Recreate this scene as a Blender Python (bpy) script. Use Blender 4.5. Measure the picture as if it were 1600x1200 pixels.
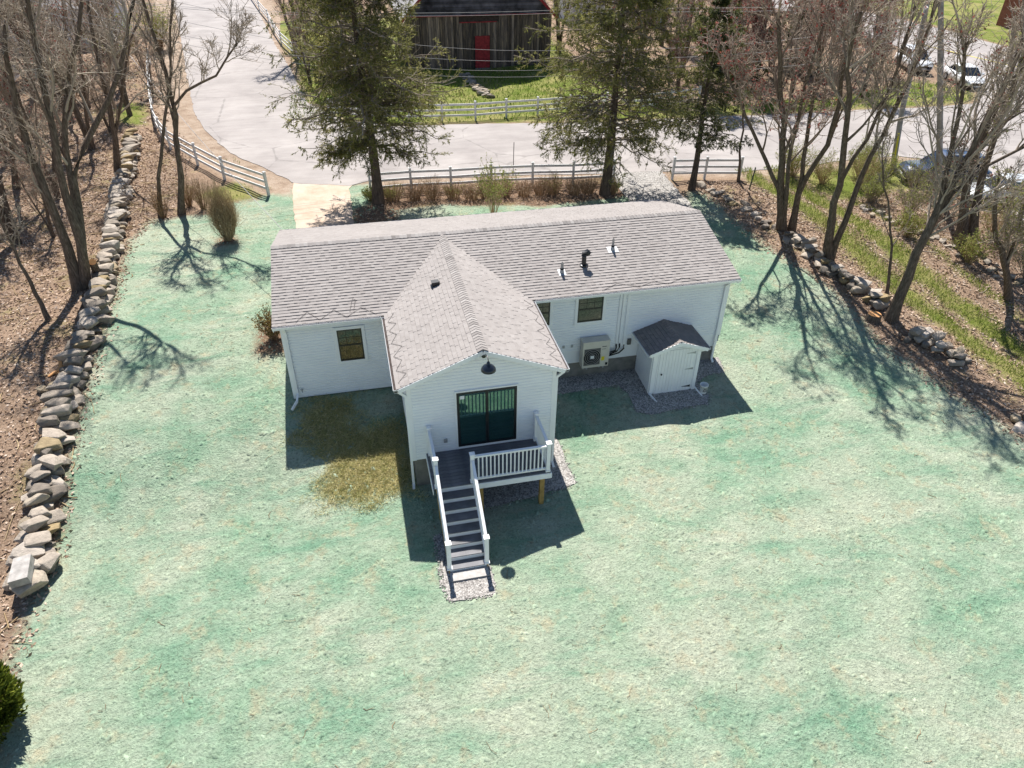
import bpy, math, random
import numpy as np
from mathutils import Vector, Matrix, Quaternion

random.seed(7); rng = np.random.default_rng(7)
S = bpy.context.scene
R = math.radians
for o in list(bpy.data.objects): bpy.data.objects.remove(o)
COL = S.collection

# ------------------------------------------------------------ camera
cam = bpy.data.cameras.new('camera'); camo = bpy.data.objects.new('camera', cam); COL.objects.link(camo)
CAM = (3.0155, -21.0962, 15.9937); YAW, PITCH, ROLL, FPX = 0.2306, -0.6252, 0.0114, 1126.42
fwd = Vector((math.sin(YAW)*math.cos(PITCH), math.cos(YAW)*math.cos(PITCH), math.sin(PITCH)))
rgt = Vector((math.cos(YAW), -math.sin(YAW), 0)); upv = rgt.cross(fwd)
r2 = rgt*math.cos(ROLL)+upv*math.sin(ROLL); u2 = upv*math.cos(ROLL)-rgt*math.sin(ROLL)
camo.matrix_world = Matrix(((r2.x, u2.x, -fwd.x, CAM[0]), (r2.y, u2.y, -fwd.y, CAM[1]), (r2.z, u2.z, -fwd.z, CAM[2]), (0, 0, 0, 1)))
cam.sensor_fit = 'HORIZONTAL'; cam.sensor_width = 36; cam.lens = FPX/1600*36
cam.clip_start = 0.1; cam.clip_end = 2000
S.camera = camo
S.render.resolution_x, S.render.resolution_y = 1024, 768

# ------------------------------------------------------------ light
SUN_EL = R(55); SUN_AZ = R(2.5)          # azimuth from +Y towards +X
w = bpy.data.worlds.new('World'); S.world = w; w.use_nodes = True
nt = w.node_tree; bg = nt.nodes['Background']
sky = nt.nodes.new('ShaderNodeTexSky'); sky.sky_type = 'NISHITA'; sky.sun_disc = False
sky.sun_elevation = SUN_EL; sky.sun_rotation = SUN_AZ
sky.air_density = 1.0; sky.dust_density = 0.2; sky.ozone_density = 1.2
nt.links.new(sky.outputs[0], bg.inputs[0]); bg.inputs[1].default_value = 0.07
sl = bpy.data.lights.new('sun', 'SUN'); sl.energy = 5.0; sl.angle = R(0.53); sl.color = (1, 0.955, 0.9)
so = bpy.data.objects.new('sun', sl); COL.objects.link(so)
sd = Vector((math.sin(SUN_AZ)*math.cos(SUN_EL), math.cos(SUN_AZ)*math.cos(SUN_EL), math.sin(SUN_EL)))
so.rotation_euler = (-sd).to_track_quat('-Z', 'Y').to_euler(); so.location = (0, 40, 60)
S.view_settings.view_transform = 'Standard'; S.view_settings.look = 'None'
S.view_settings.exposure = 0.88; S.view_settings.gamma = 1
S.view_settings.use_curve_mapping = False
S.cycles.max_bounces = 4; S.cycles.diffuse_bounces = 3; S.cycles.glossy_bounces = 2; S.cycles.transmission_bounces = 2

# ------------------------------------------------------------ helpers
def sst(a, b, x):
    t = np.clip((x-a)/(b-a), 0, 1); return t*t*(3-2*t)
def hgt(x, y):
    return -0.2+1.2*sst(-5, 12, y)+0.6*sst(9, 3, x)*sst(-5, .5, y)*(1-sst(3, 12, y))
def H(x, y): return float(hgt(x, y))

def tag(o, label=None, cat=None, group=None, kind=None):
    if label: o['label'] = label
    if cat: o['category'] = cat
    if group: o['group'] = group
    if kind: o['kind'] = kind
    return o
def thing(name, loc, label, cat, group=None):
    o = bpy.data.objects.new(name, None); COL.objects.link(o); o.location = loc
    o.empty_display_size = 0.2
    return tag(o, label, cat, group)
def root_loc(o):
    while o.parent: o = o.parent
    return Vector(o.location)
def copy_tree(o, parent=None):
    c = o.copy(); COL.objects.link(c)
    if parent: c.parent = parent
    for ch in list(o.children):
        copy_tree(ch, c)
    return c
def inst(name, me, parent, loc=(0, 0, 0), rot=(0, 0, 0), scale=(1, 1, 1)):
    o = bpy.data.objects.new(name, me); COL.objects.link(o)
    if parent:
        o.parent = parent; loc = Vector(loc)-root_loc(parent)
    o.location = loc; o.rotation_euler = rot; o.scale = scale
    return o

class MB:
    def __init__(s): s.v = []; s.f = []; s.t = []
    def add(s, vs, fs, tint=0.5):
        b = len(s.v); s.v.extend([tuple(q) for q in vs]); s.f.extend([tuple(i+b for i in f) for f in fs]); s.t.extend([tint]*len(fs)); return s
    def box(s, x0, x1, y0, y1, z0, z1, tint=0.5):
        return s.add([(x0, y0, z0), (x1, y0, z0), (x1, y1, z0), (x0, y1, z0), (x0, y0, z1), (x1, y0, z1), (x1, y1, z1), (x0, y1, z1)],
              [(0, 3, 2, 1), (4, 5, 6, 7), (0, 1, 5, 4), (1, 2, 6, 5), (2, 3, 7, 6), (3, 0, 4, 7)], tint)
    def cbox(s, cx, cy, z0, z1, wx, wy): return s.box(cx-wx/2, cx+wx/2, cy-wy/2, cy+wy/2, z0, z1)
    def beam(s, a, b, wd, ht, up=(0, 0, 1)):
        a, b = Vector(a), Vector(b); t = (b-a).normalized(); side = t.cross(Vector(up))
        if side.length < 1e-4: side = t.cross(Vector((1, 0, 0)))
        side.normalize(); u = side.cross(t).normalized()
        vs = []
        for p in (a, b):
            for (i, j) in ((-1, -1), (1, -1), (1, 1), (-1, 1)): vs.append(p+side*wd/2*i+u*ht/2*j)
        return s.add(vs, [(0, 1, 2, 3), (7, 6, 5, 4), (0, 4, 5, 1), (1, 5, 6, 2), (2, 6, 7, 3), (3, 7, 4, 0)])
    def tube(s, pts, rad, n=8, cap=True):
        pts = [Vector(p) for p in pts]; rad = rad if hasattr(rad, '__len__') else [rad]*len(pts)
        b = len(s.v); ref = Vector((0.31, 0.2, 0.93))
        for i, p in enumerate(pts):
            t = (pts[min(i+1, len(pts)-1)]-pts[max(i-1, 0)]).normalized()
            u = t.cross(ref)
            if u.length < .05: u = t.cross(Vector((1, 0, 0)))
            u.normalize(); v = t.cross(u)
            for k in range(n):
                a = 2*math.pi*k/n; s.v.append(tuple(p+(u*math.cos(a)+v*math.sin(a))*rad[i]))
        for i in range(len(pts)-1):
            for k in range(n):
                k2 = (k+1) % n; s.f.append((b+i*n+k, b+i*n+k2, b+(i+1)*n+k2, b+(i+1)*n+k)); s.t.append(.5)
        if cap:
            s.f.append(tuple(b+k for k in reversed(range(n)))); s.f.append(tuple(b+(len(pts)-1)*n+k for k in range(n))); s.t += [.5, .5]
        return s
    def lathe(s, prof, c=(0, 0, 0), n=20):
        b = len(s.v)
        for (r, z) in prof:
            for k in range(n):
                a = 2*math.pi*k/n; s.v.append((c[0]+r*math.cos(a), c[1]+r*math.sin(a), c[2]+z))
        for i in range(len(prof)-1):
            for k in range(n):
                k2 = (k+1) % n; s.f.append((b+i*n+k, b+i*n+k2, b+(i+1)*n+k2, b+(i+1)*n+k)); s.t.append(.5)
        return s
    def prism(s, poly, d):
        """closed prism from a list of 3-D points extruded by vector d"""
        n = len(poly); P = [Vector(p) for p in poly]; d = Vector(d)
        return s.add(P+[p+d for p in P], [tuple(range(n)), tuple(reversed(range(n, 2*n)))]+[(i, (i+n), ((i+1) % n)+n, (i+1) % n) for i in range(n)])
    def build(s, name, m, parent=None, smooth=False, off=None):
        me = bpy.data.meshes.new(name)
        o0 = root_loc(parent) if (parent and off is None) else Vector(off or (0, 0, 0))
        V = np.array(s.v, dtype=np.float32)-np.array(o0, dtype=np.float32)
        me.from_pydata(V.tolist(), [], s.f)
        a = me.attributes.new('tint', 'FLOAT', 'FACE'); a.data.foreach_set('value', np.array(s.t, dtype=np.float32))
        if smooth: me.polygons.foreach_set('use_smooth', [True]*len(me.polygons))
        me.materials.append(m); me.update()
        o = bpy.data.objects.new(name, me); COL.objects.link(o)
        if parent: o.parent = parent
        return o

def mesh_np(name, V, F, m, tint=None, parent=None, smooth=False, off=None):
    """fast mesh: V (n,3), F (m,k) with k=3 or 4"""
    V = np.asarray(V, np.float32)
    if parent is not None and off is None: V = V-np.array(root_loc(parent), np.float32)
    elif off is not None: V = V-np.array(off, np.float32)
    me = bpy.data.meshes.new(name); F = np.asarray(F, np.int32); k = F.shape[1]
    me.vertices.add(len(V)); me.vertices.foreach_set('co', np.ascontiguousarray(V).ravel())
    me.loops.add(F.size); me.loops.foreach_set('vertex_index', np.ascontiguousarray(F).ravel())
    me.polygons.add(len(F)); me.polygons.foreach_set('loop_start', np.arange(0, F.size, k, dtype=np.int32))
    if smooth: me.polygons.foreach_set('use_smooth', np.ones(len(F), bool))
    if tint is not None:
        a = me.attributes.new('tint', 'FLOAT', 'FACE'); a.data.foreach_set('value', np.asarray(tint, np.float32))
    me.materials.append(m); me.update(calc_edges=True)
    o = bpy.data.objects.new(name, me); COL.objects.link(o)
    if parent is not None: o.parent = parent
    return o

# ------------------------------------------------------------ materials
class NT:
    def __init__(s, name):
        s.m = bpy.data.materials.new(name); s.m.use_nodes = True; s.t = s.m.node_tree; s.b = s.t.nodes['Principled BSDF']
        s.co = s.t.nodes.new('ShaderNodeTexCoord')
    def n(s, t): return s.t.nodes.new('ShaderNode'+t)
    def l(s, a, b): s.t.links.new(a, b)
    def val(s, sock, x):
        if hasattr(x, 'links') or isinstance(x, bpy.types.NodeSocket): s.l(x, sock)
        else: sock.default_value = x
    def mapping(s, scale=(1, 1, 1), rot=(0, 0, 0), src='Object'):
        mp = s.n('Mapping'); mp.inputs['Scale'].default_value = scale; mp.inputs['Rotation'].default_value = rot; s.l(s.co.outputs[src], mp.inputs[0]); return mp.outputs[0]
    def noise(s, scale, detail=4, rough=.55, vec=None, dist=0):
        q = s.n('TexNoise'); q.inputs['Scale'].default_value = scale; q.inputs['Detail'].default_value = detail; q.inputs['Roughness'].default_value = rough; q.inputs['Distortion'].default_value = dist
        s.l(vec if vec is not None else s.co.outputs['Object'], q.inputs['Vector']); return q.outputs['Fac']
    def ramp(s, f, stops):
        q = s.n('ValToRGB'); e = q.color_ramp.elements
        while len(e) < len(stops): e.new(0.5)
        for k, (p, c) in enumerate(stops):
            e[k].position = p; e[k].color = (c[0], c[1], c[2], 1) if hasattr(c, '__len__') else (c, c, c, 1)
        s.val(q.inputs[0], f); return q.outputs[0]
    def mix(s, f, a, b, mode='MIX'):
        q = s.n('MixRGB'); q.blend_type = mode; s.val(q.inputs[0], f)
        for i, x in ((1, a), (2, b)):
            if isinstance(x, tuple): q.inputs[i].default_value = (x[0], x[1], x[2], 1)
            else: s.val(q.inputs[i], x)
        return q.outputs[0]
    def math(s, op, a, b=0.0, clamp=False):
        q = s.n('Math'); q.operation = op; q.use_clamp = clamp; s.val(q.inputs[0], a); s.val(q.inputs[1], b); return q.outputs[0]
    def attr(s, name):
        q = s.n('Attribute'); q.attribute_name = name; return q.outputs['Fac']
    def rnd(s): return s.n('ObjectInfo').outputs['Random']
    def bump(s, h, strength=.5, dist=.05, nrm=None):
        q = s.n('Bump'); q.inputs['Strength'].default_value = strength; q.inputs['Distance'].default_value = dist; s.l(h, q.inputs['Height'])
        if nrm is not None: s.l(nrm, q.inputs['Normal'])
        return q.outputs[0]
    def done(s, color=None, rough=.8, nrm=None, metal=0, spec=.3):
        if isinstance(color, tuple): s.b.inputs['Base Color'].default_value = (*color, 1)
        elif color is not None: s.l(color, s.b.inputs['Base Color'])
        s.val(s.b.inputs['Roughness'], rough); s.b.inputs['Metallic'].default_value = metal; s.b.inputs['Specular IOR Level'].default_value = spec
        if nrm is not None: s.l(nrm, s.b.inputs['Normal'])
        return s.m

def simple(name, c, rough=.6, var=.12, scale=3., bump=0., bscale=40., metal=0, spec=.3, objvar=0.):
    k = NT(name); f = k.noise(scale, 5, .6)
    lo = tuple(max(0, x*(1-var*1.6)) for x in c); hi = tuple(min(1, x*(1+var)) for x in c)
    col = k.ramp(f, [(.3, lo), (.7, hi)])
    if objvar:
        v = k.math('MULTIPLY_ADD', k.rnd(), objvar*2); k.t.nodes[-1].inputs[2].default_value = 1-objvar
        col = k.mix(1.0, col, v, 'MULTIPLY')
    nr = k.bump(k.noise(bscale, 5, .6), bump, .02) if bump else None
    return k.done(col, rough, nr, metal, spec)

M = {}
M['siding'] = simple('white_siding', (.86, .87, .885), .5, .03, 1.2, .08, 25)
M['trim'] = simple('white_trim', (.86, .865, .87), .45, .03, 2)
M['vinyl'] = simple('white_vinyl', (.86, .86, .865), .4, .04, 2.5)
M['fence'] = simple('weathered_white_vinyl', (.66, .66, .65), .5, .08, 2.0)
M['black'] = simple('black_metal', (.012, .013, .016), .35, .1, 5, spec=.5)
M['darkmetal'] = simple('dark_blue_enamel', (.012, .017, .028), .22, .1, 5, spec=.6)
M['galv'] = simple('galvanised_metal', (.42, .43, .44), .55, .2, 8, metal=.4)
M['pvc'] = simple('grey_pipe', (.36, .34, .32), .6, .15, 9)
M['deckgrey'] = simple('grey_composite_board', (.14, .138, .148), .6, .22, 2.2, .15, 60, objvar=.10)
M['post_wood'] = simple('treated_timber', (.42, .27, .09), .75, .25, 4, .2, 40)
M['concrete'] = simple('concrete', (.22, .21, .19), .9, .22, 2.2, .4, 30)
M['gutter_in'] = simple('dark_brown_fill', (.06, .045, .04), .9, .3, 6)
M['rubber'] = simple('black_rubber', (.015, .015, .016), .7, .1, 6)
M['beige'] = simple('beige_enamel', (.62, .58, .50), .4, .05, 3)
M['grille'] = simple('grey_fan_grille', (.13, .125, .12), .5, .2, 8)
M['yellow'] = simple('yellow_sticker', (.75, .62, .03), .5, .1, 9)
M['paper'] = simple('white_sticker', (.8, .8, .8), .5, .05, 9)
M['print'] = simple('dark_print', (.05, .06, .08), .5, .2, 9)
M['red'] = simple('faded_red_paint', (.33, .035, .04), .7, .35, 3.5, .2, 30)
M['stump'] = simple('fresh_cut_wood', (.62, .32, .13), .8, .2, 8)
M['wire'] = simple('weathered_cable', (.42, .41, .40), .6, .1, 3)
M['cable'] = simple('dark_cable', (.10, .09, .085), .6, .1, 3)
M['brick'] = simple('red_brick', (.27, .10, .07), .85, .25, 2.5, .2, 20)
M['farroof'] = simple('grey_roofing', (.30, .29, .29), .85, .15, 1.5)
M['farwall'] = simple('pale_clapboard', (.55, .56, .58), .7, .08, 1)
M['pole'] = simple('weathered_pole', (.34, .32, .30), .85, .25, 3, .3, 20)
M['greenpost'] = simple('green_post', (.035, .055, .03), .7, .2, 6)
M['bucket'] = simple('white_plastic', (.8, .8, .78), .35, .05, 5)

def glass(name, c=(.010, .014, .012), ior=1.75, tint=(1, 1, 1)):
    k = NT(name); k.b.inputs['IOR'].default_value = ior; k.b.inputs['Specular Tint'].default_value = (*tint, 1)
    f = k.noise(1.3, 2); nr = k.bump(f, .02, .05)
    return k.done(c, .02, nr, 0, .5)
M['glass'] = glass('window_glass'); M['doorglass'] = glass('teal_reflection_door_glass', (.008, .03, .03), 2.7, (.6, 1, .88)); M['carglass'] = glass('car_glass', (.012, .014, .018))  # door glass: teal reflection of the lawn put into base colour and specular tint
def paint(name, c):
    k = NT(name); k.b.inputs['Coat Weight'].default_value = .6; k.b.inputs['Coat Roughness'].default_value = .06
    return k.done(k.ramp(k.noise(2, 3), [(.3, tuple(x*.92 for x in c)), (.7, c)]), .35, None, 0, .5)
M['car_white'] = paint('white_car_paint', (.78, .79, .80)); M['car_blue'] = paint('navy_car_paint', (.025, .045, .10)); M['car_silver'] = paint('silver_car_paint', (.50, .52, .53))

def shingle_mat(name, a, b, c):
    k = NT(name); t = k.attr('tint')
    col = k.ramp(t, [(.05, a), (.45, b), (.95, c)])
    g = k.noise(95, 4, .75); col = k.mix(.65, col, k.ramp(g, [(.25, .62), (.75, 1.3)]), 'MULTIPLY')
    st = k.noise(.5, 3); col = k.mix(.45, col, k.ramp(st, [(.3, .86), (.7, 1.1)]), 'MULTIPLY')
    return k.done(col, .92, k.bump(g, .5, .01), 0, .15)
M['shingle'] = shingle_mat('weathered_wood_shingle', (.20, .183, .172), (.298, .273, .257), (.375, .35, .33))
M['shingle2'] = shingle_mat('shed_shingle', (.15, .135, .13), (.22, .20, .19), (.32, .285, .26))

def bark_mat(name, a, b, c, sc=1.):
    k = NT(name); v = k.mapping((6*sc, 6*sc, 1.2*sc)); f = k.noise(3, 6, .65, v); g = k.noise(1.1*sc, 3)
    col = k.ramp(f, [(.3, a), (.55, b), (.78, c)]); col = k.mix(.5, col, k.ramp(g, [(.3, .7), (.7, 1.2)]), 'MULTIPLY')
    return k.done(col, .92, k.bump(f, .9, .04), 0, .15)
M['bark'] = bark_mat('maple_bark', (.06, .047, .036), (.15, .117, .09), (.31, .25, .20))
M['bark_spruce'] = bark_mat('spruce_bark', (.05, .037, .03), (.12, .09, .07), (.21, .165, .13))
def twig_mat(name, a, b):
    k = NT(name); t = k.attr('tint'); return k.done(k.ramp(t, [(0, a), (1, b)]), .85, None, 0, .2)
M['twig'] = twig_mat('bare_twigs', (.14, .108, .082), (.54, .46, .365))
M['twig_red'] = twig_mat('reddish_twigs', (.14, .10, .078), (.52, .42, .335))
M['straw'] = twig_mat('straw_stalks', (.22, .145, .07), (.60, .47, .28))
M['drystalk'] = twig_mat('dry_brown_stalks', (.15, .09, .05), (.46, .31, .18))
def leaf_mat(name, a, b, c=None, trans=.25):
    k = NT(name); t = k.attr('tint'); st = [(0, a), (1, b)] if c is None else [(0, a), (.5, b), (1, c)]
    col = k.ramp(t, st); k.done(col, .7, None, 0, .25)
    tr = k.n('BsdfTranslucent'); k.l(col, tr.inputs[0]); mx = k.n('MixShader'); mx.inputs[0].default_value = trans
    out = k.t.nodes['Material Output']; k.l(k.b.outputs[0], mx.inputs[1]); k.l(tr.outputs[0], mx.inputs[2]); k.l(mx.outputs[0], out.inputs[0])
    return k.m
M['needle'] = leaf_mat('spruce_needles', (.06, .07, .02), (.18, .18, .05), (.36, .33, .11), .42)
M['needle2'] = leaf_mat('hemlock_needles', (.035, .045, .016), (.09, .105, .033), (.19, .19, .06), .4)
M['arbor'] = leaf_mat('arborvitae_leaves', (.03, .05, .008), (.10, .13, .015), (.22, .24, .03))
M['budleaf'] = leaf_mat('young_leaves', (.14, .17, .03), (.24, .27, .06), (.36, .37, .11), .4)
M['cedar'] = leaf_mat('bronze_cedar', (.08, .055, .02), (.18, .12, .035), (.28, .20, .06))
M['redbud'] = leaf_mat('maple_blossom', (.16, .03, .025), (.27, .06, .05), (.38, .13, .09), .3)
M['litter'] = leaf_mat('fallen_leaves', (.20, .125, .08), (.42, .30, .215), (.62, .51, .41), .1)
M['grass'] = leaf_mat('spring_grass', (.06, .11, .015), (.13, .21, .025), (.24, .31, .05), .3)
M['olivegrass'] = leaf_mat('olive_grass', (.10, .13, .025), (.21, .27, .045), (.38, .40, .11), .35)
M['drygrass'] = leaf_mat('dry_grass', (.17, .20, .05), (.46, .41, .17), (.74, .65, .38), .25)

def stone_mat():
    k = NT('field_stone'); r = k.rnd(); f = k.noise(4, 6, .65); g = k.noise(14, 5, .7)
    base = k.ramp(r, [(0, (.17, .145, .12)), (.3, (.31, .265, .215)), (.6, (.41, .35, .285)), (.8, (.47, .415, .355)), (.95, (.31, .235, .13))])
    col = k.mix(.8, base, k.ramp(f, [(.25, .5), (.75, 1.35)]), 'MULTIPLY')
    col = k.mix(k.ramp(k.noise(2.3, 4), [(.56, 0), (.72, .55)]), col, (.16, .17, .12))
    return k.done(col, .92, k.bump(g, .7, .04), 0, .2)
M['stone'] = stone_mat()
M['palestone'] = simple('pale_block', (.40, .375, .345), .9, .2, 5, .5, 25)
def board_mat():
    k = NT('weathered_barn_board'); v = k.mapping((9, 9, .35)); f = k.noise(2.2, 6, .7, v); r = k.rnd()
    col = k.ramp(f, [(.28, (.05, .043, .042)), (.5, (.16, .13, .115)), (.68, (.48, .36, .24))])
    col = k.mix(1., col, k.ramp(r, [(0, .45), (.7, .95), (1, 1.7)]), 'MULTIPLY')
    return k.done(col, .9, k.bump(f, .5, .02), 0, .15)
M['board'] = board_mat()
M['clap'] = simple('dark_clapboard', (.11, .10, .115), .85, .5, 1.1, .2, 20, objvar=.5)
def asphalt_mat(name, a, b):
    k = NT(name); f = k.noise(.35, 4, .6); g = k.noise(60, 5, .8); e = k.noise(2.2, 4, .6, k.mapping((.25, 1, 1)))
    col = k.ramp(f, [(.3, a), (.7, b)]); col = k.mix(.5, col, k.ramp(g, [(.3, .7), (.7, 1.25)]), 'MULTIPLY'); col = k.mix(.4, col, k.ramp(e, [(.35, .82), (.65, 1.12)]), 'MULTIPLY')
    vr = k.n('TexVoronoi'); vr.feature = 'DISTANCE_TO_EDGE'; vr.inputs['Scale'].default_value = .17; k.l(k.co.outputs['Object'], vr.inputs['Vector'])
    cr = k.ramp(k.math('ADD', vr.outputs['Distance'], k.math('MULTIPLY', k.noise(1.6, 4), .05)), [(.024, .62), (.036, 1.)]); col = k.mix(.7, col, cr, 'MULTIPLY')
    return k.done(col, .9, k.bump(g, .4, .01), 0, .25)
M['asphalt'] = asphalt_mat('old_asphalt', (.27, .245, .232), (.365, .335, .315))
def dirt_mat(name, a, b, c):
    k = NT(name); f = k.noise(.8, 6, .65); g = k.noise(30, 6, .75)
    col = k.ramp(f, [(.28, a), (.5, b), (.72, c)]); col = k.mix(.6, col, k.ramp(g, [(.3, .75), (.7, 1.2)]), 'MULTIPLY')
    return k.done(col, .95, k.bump(g, .5, .03), 0, .1)
M['drive'] = dirt_mat('sandy_drive', (.38, .275, .20), (.49, .39, .305), (.55, .46, .385))
def gravel_mat():
    k = NT('crushed_stone'); vr = k.n('TexVoronoi'); vr.inputs['Scale'].default_value = 22; k.l(k.co.outputs['Object'], vr.inputs['Vector'])
    sp = k.n('SeparateColor'); k.l(vr.outputs['Color'], sp.inputs[0])
    col = k.ramp(sp.outputs[0], [(0, (.15, .14, .13)), (.5, (.30, .285, .265)), (1, (.50, .48, .45))])
    col = k.mix(.5, col, k.ramp(k.noise(1.2, 4), [(.3, .7), (.7, 1.15)]), 'MULTIPLY')
    return k.done(col, .9, k.bump(vr.outputs['Distance'], -.9, .04), 0, .2)
M['gravel'] = gravel_mat()
def pebble_mat():
    k = NT('pebbles'); t = k.attr('tint'); return k.done(k.ramp(t, [(0, (.13, .12, .115)), (.5, (.30, .28, .26)), (1, (.54, .51, .475))]), .9, None, 0, .2)
M['pebble'] = pebble_mat()

# hydroseed colour shared by the ground sheet and its loose clumps
def hydro_color(k):
    f1 = k.noise(.22, 2, .6); f2 = k.noise(.9, 4, .65); f3 = k.noise(5.0, 3, .7); f4 = k.noise(15, 4, .8)
    col = k.ramp(f2, [(.28, (.165, .285, .19)), (.5, (.25, .345, .24)), (.72, (.325, .395, .29))])
    col = k.mix(k.ramp(f1, [(.38, 0), (.66, .8)]), col, (.40, .42, .32))
    gp = k.noise(.5, 4, .7, k.mapping((.55, 1.9, 1), (0, 0, .75)), .5)
    col = k.mix(k.ramp(gp, [(.50, 0), (.72, .65)]), col, (.12, .265, .17))
    tan = k.noise(1.7, 3, .7, k.mapping((1, 1, 1), (0, 0, 2.)))
    col = k.mix(k.ramp(tan, [(.54, 0), (.74, .6)]), col, (.40, .335, .215))
    col = k.mix(.75, col, k.ramp(f3, [(.25, .72), (.75, 1.2)]), 'MULTIPLY')
    col = k.mix(.8, col, k.ramp(f4, [(.30, .30), (.46, .98), (.75, 1.28)]), 'MULTIPLY')  # dark specks paint the tiny shadows between clods into the colour
    return col, f3, f4
k = NT('hydroseed_clump'); col, _, _ = hydro_color(k)
M['clump'] = k.done(k.mix(.5, col, k.ramp(k.attr('tint'), [(0, .55), (1, 1.2)]), 'MULTIPLY'), .95, None, 0, .1)

def ground_mat():
    k = NT('ground')
    warp = k.math('SUBTRACT', k.noise(1.1, 4, .65), .5); fine = k.math('SUBTRACT', k.noise(7, 3, .7), .5)
    def mask(name, amp=1.0, soft=.12, famp=.5):
        s = k.math('ADD', k.attr(name), k.math('ADD', k.math('MULTIPLY', warp, amp), k.math('MULTIPLY', fine, famp)))
        return k.ramp(k.math('ADD', k.math('MULTIPLY', s, .5/soft), .5), [(0, 0), (1, 1)])
    # leaf litter and bare soil
    l1 = k.noise(18, 4, .75); l2 = k.noise(1.2, 3, .6)
    lit = k.ramp(l1, [(.25, (.11, .07, .045)), (.5, (.28, .195, .135)), (.75, (.46, .355, .265))])
    lit = k.mix(.7, lit, k.ramp(l2, [(.3, .65), (.7, 1.25)]), 'MULTIPLY')
    gm = k.ramp(k.noise(.6, 5, .65), [(.56, 0), (.72, .6)]); lit = k.mix(gm, lit, (.15, .16, .04))
    g1 = k.noise(24, 5, .75)
    gr = k.ramp(g1, [(.25, (.07, .085, .02)), (.55, (.145, .185, .035)), (.8, (.26, .29, .07))])
    gr = k.mix(k.ramp(k.noise(.5, 3, .6), [(.38, 0), (.62, .75)]), gr, (.30, .265, .11))
    sa = k.ramp(k.noise(1.0, 6, .7), [(.3, (.22, .155, .11)), (.5, (.36, .275, .205)), (.72, (.46, .375, .30))])
    sa = k.mix(.6, sa, k.ramp(k.noise(28, 5, .75), [(.3, .7), (.7, 1.2)]), 'MULTIPLY')
    dg = k.ramp(k.noise(20, 5, .75), [(.25, (.15, .145, .05)), (.5, (.39, .34, .165)), (.8, (.58, .50, .29))])
    dg = k.mix(k.ramp(k.noise(2.1, 4), [(.5, 0), (.65, .5)]), dg, (.13, .17, .04))
    hy, f3, f4 = hydro_color(k)
    col = k.mix(mask('grass', 1.7, .4, 1.2), lit, gr)
    col = k.mix(mask('sand', .9, .3, .4), col, sa)
    col = k.mix(mask('lawn', 1.1, .28, .95), col, hy)
    col = k.mix(mask('bed', .7, .2, .4), col, k.mix(.5, lit, (.13, .075, .045)))
    col = k.mix(mask('patch', 1.3, .25, .9), col, dg)
    h = k.math('ADD', k.math('MULTIPLY', f3, .55), k.math('MULTIPLY', f4, .4))
    return k.done(col, .96, k.bump(h, 1.0, .16), 0, .08)
M['ground'] = ground_mat()

# ------------------------------------------------------------ ground sheet
LAWN = [(-6, -60), (-6.04, -10.9), (-6.67, -7.7), (-6.71, -6.5), (-6.5, -3.8), (-6.8, -1.2), (-6.84, 1.1), (-7.05, 5.6), (-7.4, 10.8), (-7.75, 14.3), (-7.1, 17.1), (-4.2, 17.1), (-3.7, 18.2), (-1.4, 19.4), (-.2, 19), (-.1, 20), (2.94, 19.75), (4.1, 20.1), (4, 17), (4.8, 16.1), (8.05, 16), (13, 14.8), (17.7, 15.4), (20.9, 13.6), (21.75, 15.1), (22.6, 14.3), (22.4, 10.9), (22.7, 8), (23, 6.7), (23.8, 4.6), (23.9, 2.1), (23.6, .3), (24.1, -1.9), (24.5, -3.6), (24.8, -5.2), (24.9, -6.4), (26, -60)]
ROAD = [(-17.5, 97), (-16.77, 92.87), (-12.17, 65.95), (-9.83, 51.04), (-7.3, 36.39), (-6.19, 32.25), (-4.09, 27.06), (-2.0, 24.0), (-.19, 21.11), (.3, 20.7), (2.94, 19.9), (4.06, 20.46), (10.93, 19.84), (18.55, 18.86), (21.71, 18.57), (25.77, 17.6), (29.74, 17.65), (34.11, 18.23), (37.41, 18.32), (40, 16.5), (41, 8), (42, -20), (95, -20), (95, 44), (71.56, 44.63), (71.3, 49.6), (71.8, 55), (69, 80), (60, 80), (60, 48), (57, 36), (53.88, 30.23), (51.88, 28.26), (47.33, 28.0), (41.95, 28.31), (36.52, 28.3), (31.45, 28.59), (26.04, 28.96), (20.68, 29.02), (12.98, 30.2), (7.6, 30.78), (3.27, 32.72), (.59, 38.4), (-.8, 49.38), (-2.59, 60.96), (-6.55, 91.25), (-7, 97)]
DRIVE = [(.1, 7.9), (.08, 14.6), (-.18, 19.5), (-.15, 21.3), (3.4, 20.6), (2.94, 19.4), (2.99, 14.8), (3.0, 7.9)]
PATH = [(17.6, 11.0), (17.83, 14.2), (18.12, 17.42), (18.51, 18.9), (21.4, 18.6), (21.0, 13.6), (20.6, 11.0)]
def sdist(P, poly):
    """signed distance, positive inside"""
    poly = np.array(poly, float); d = np.full(len(P), 1e9); ins = np.zeros(len(P), bool)
    for i in range(len(poly)):
        a, b = poly[i], poly[(i+1) % len(poly)]; e = b-a; wv = P-a
        t = np.clip((wv@e)/max(e@e, 1e-9), 0, 1); q = wv-t[:, None]*e; d = np.minimum(d, np.hypot(q[:, 0], q[:, 1]))
        c = ((a[1] <= P[:, 1]) != (b[1] <= P[:, 1])); xs = a[0]+(P[:, 1]-a[1])/(e[1] if abs(e[1]) > 1e-9 else 1e-9)*e[0]
        ins ^= c & (P[:, 0] < xs)
    return np.where(ins, d, -d)
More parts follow.
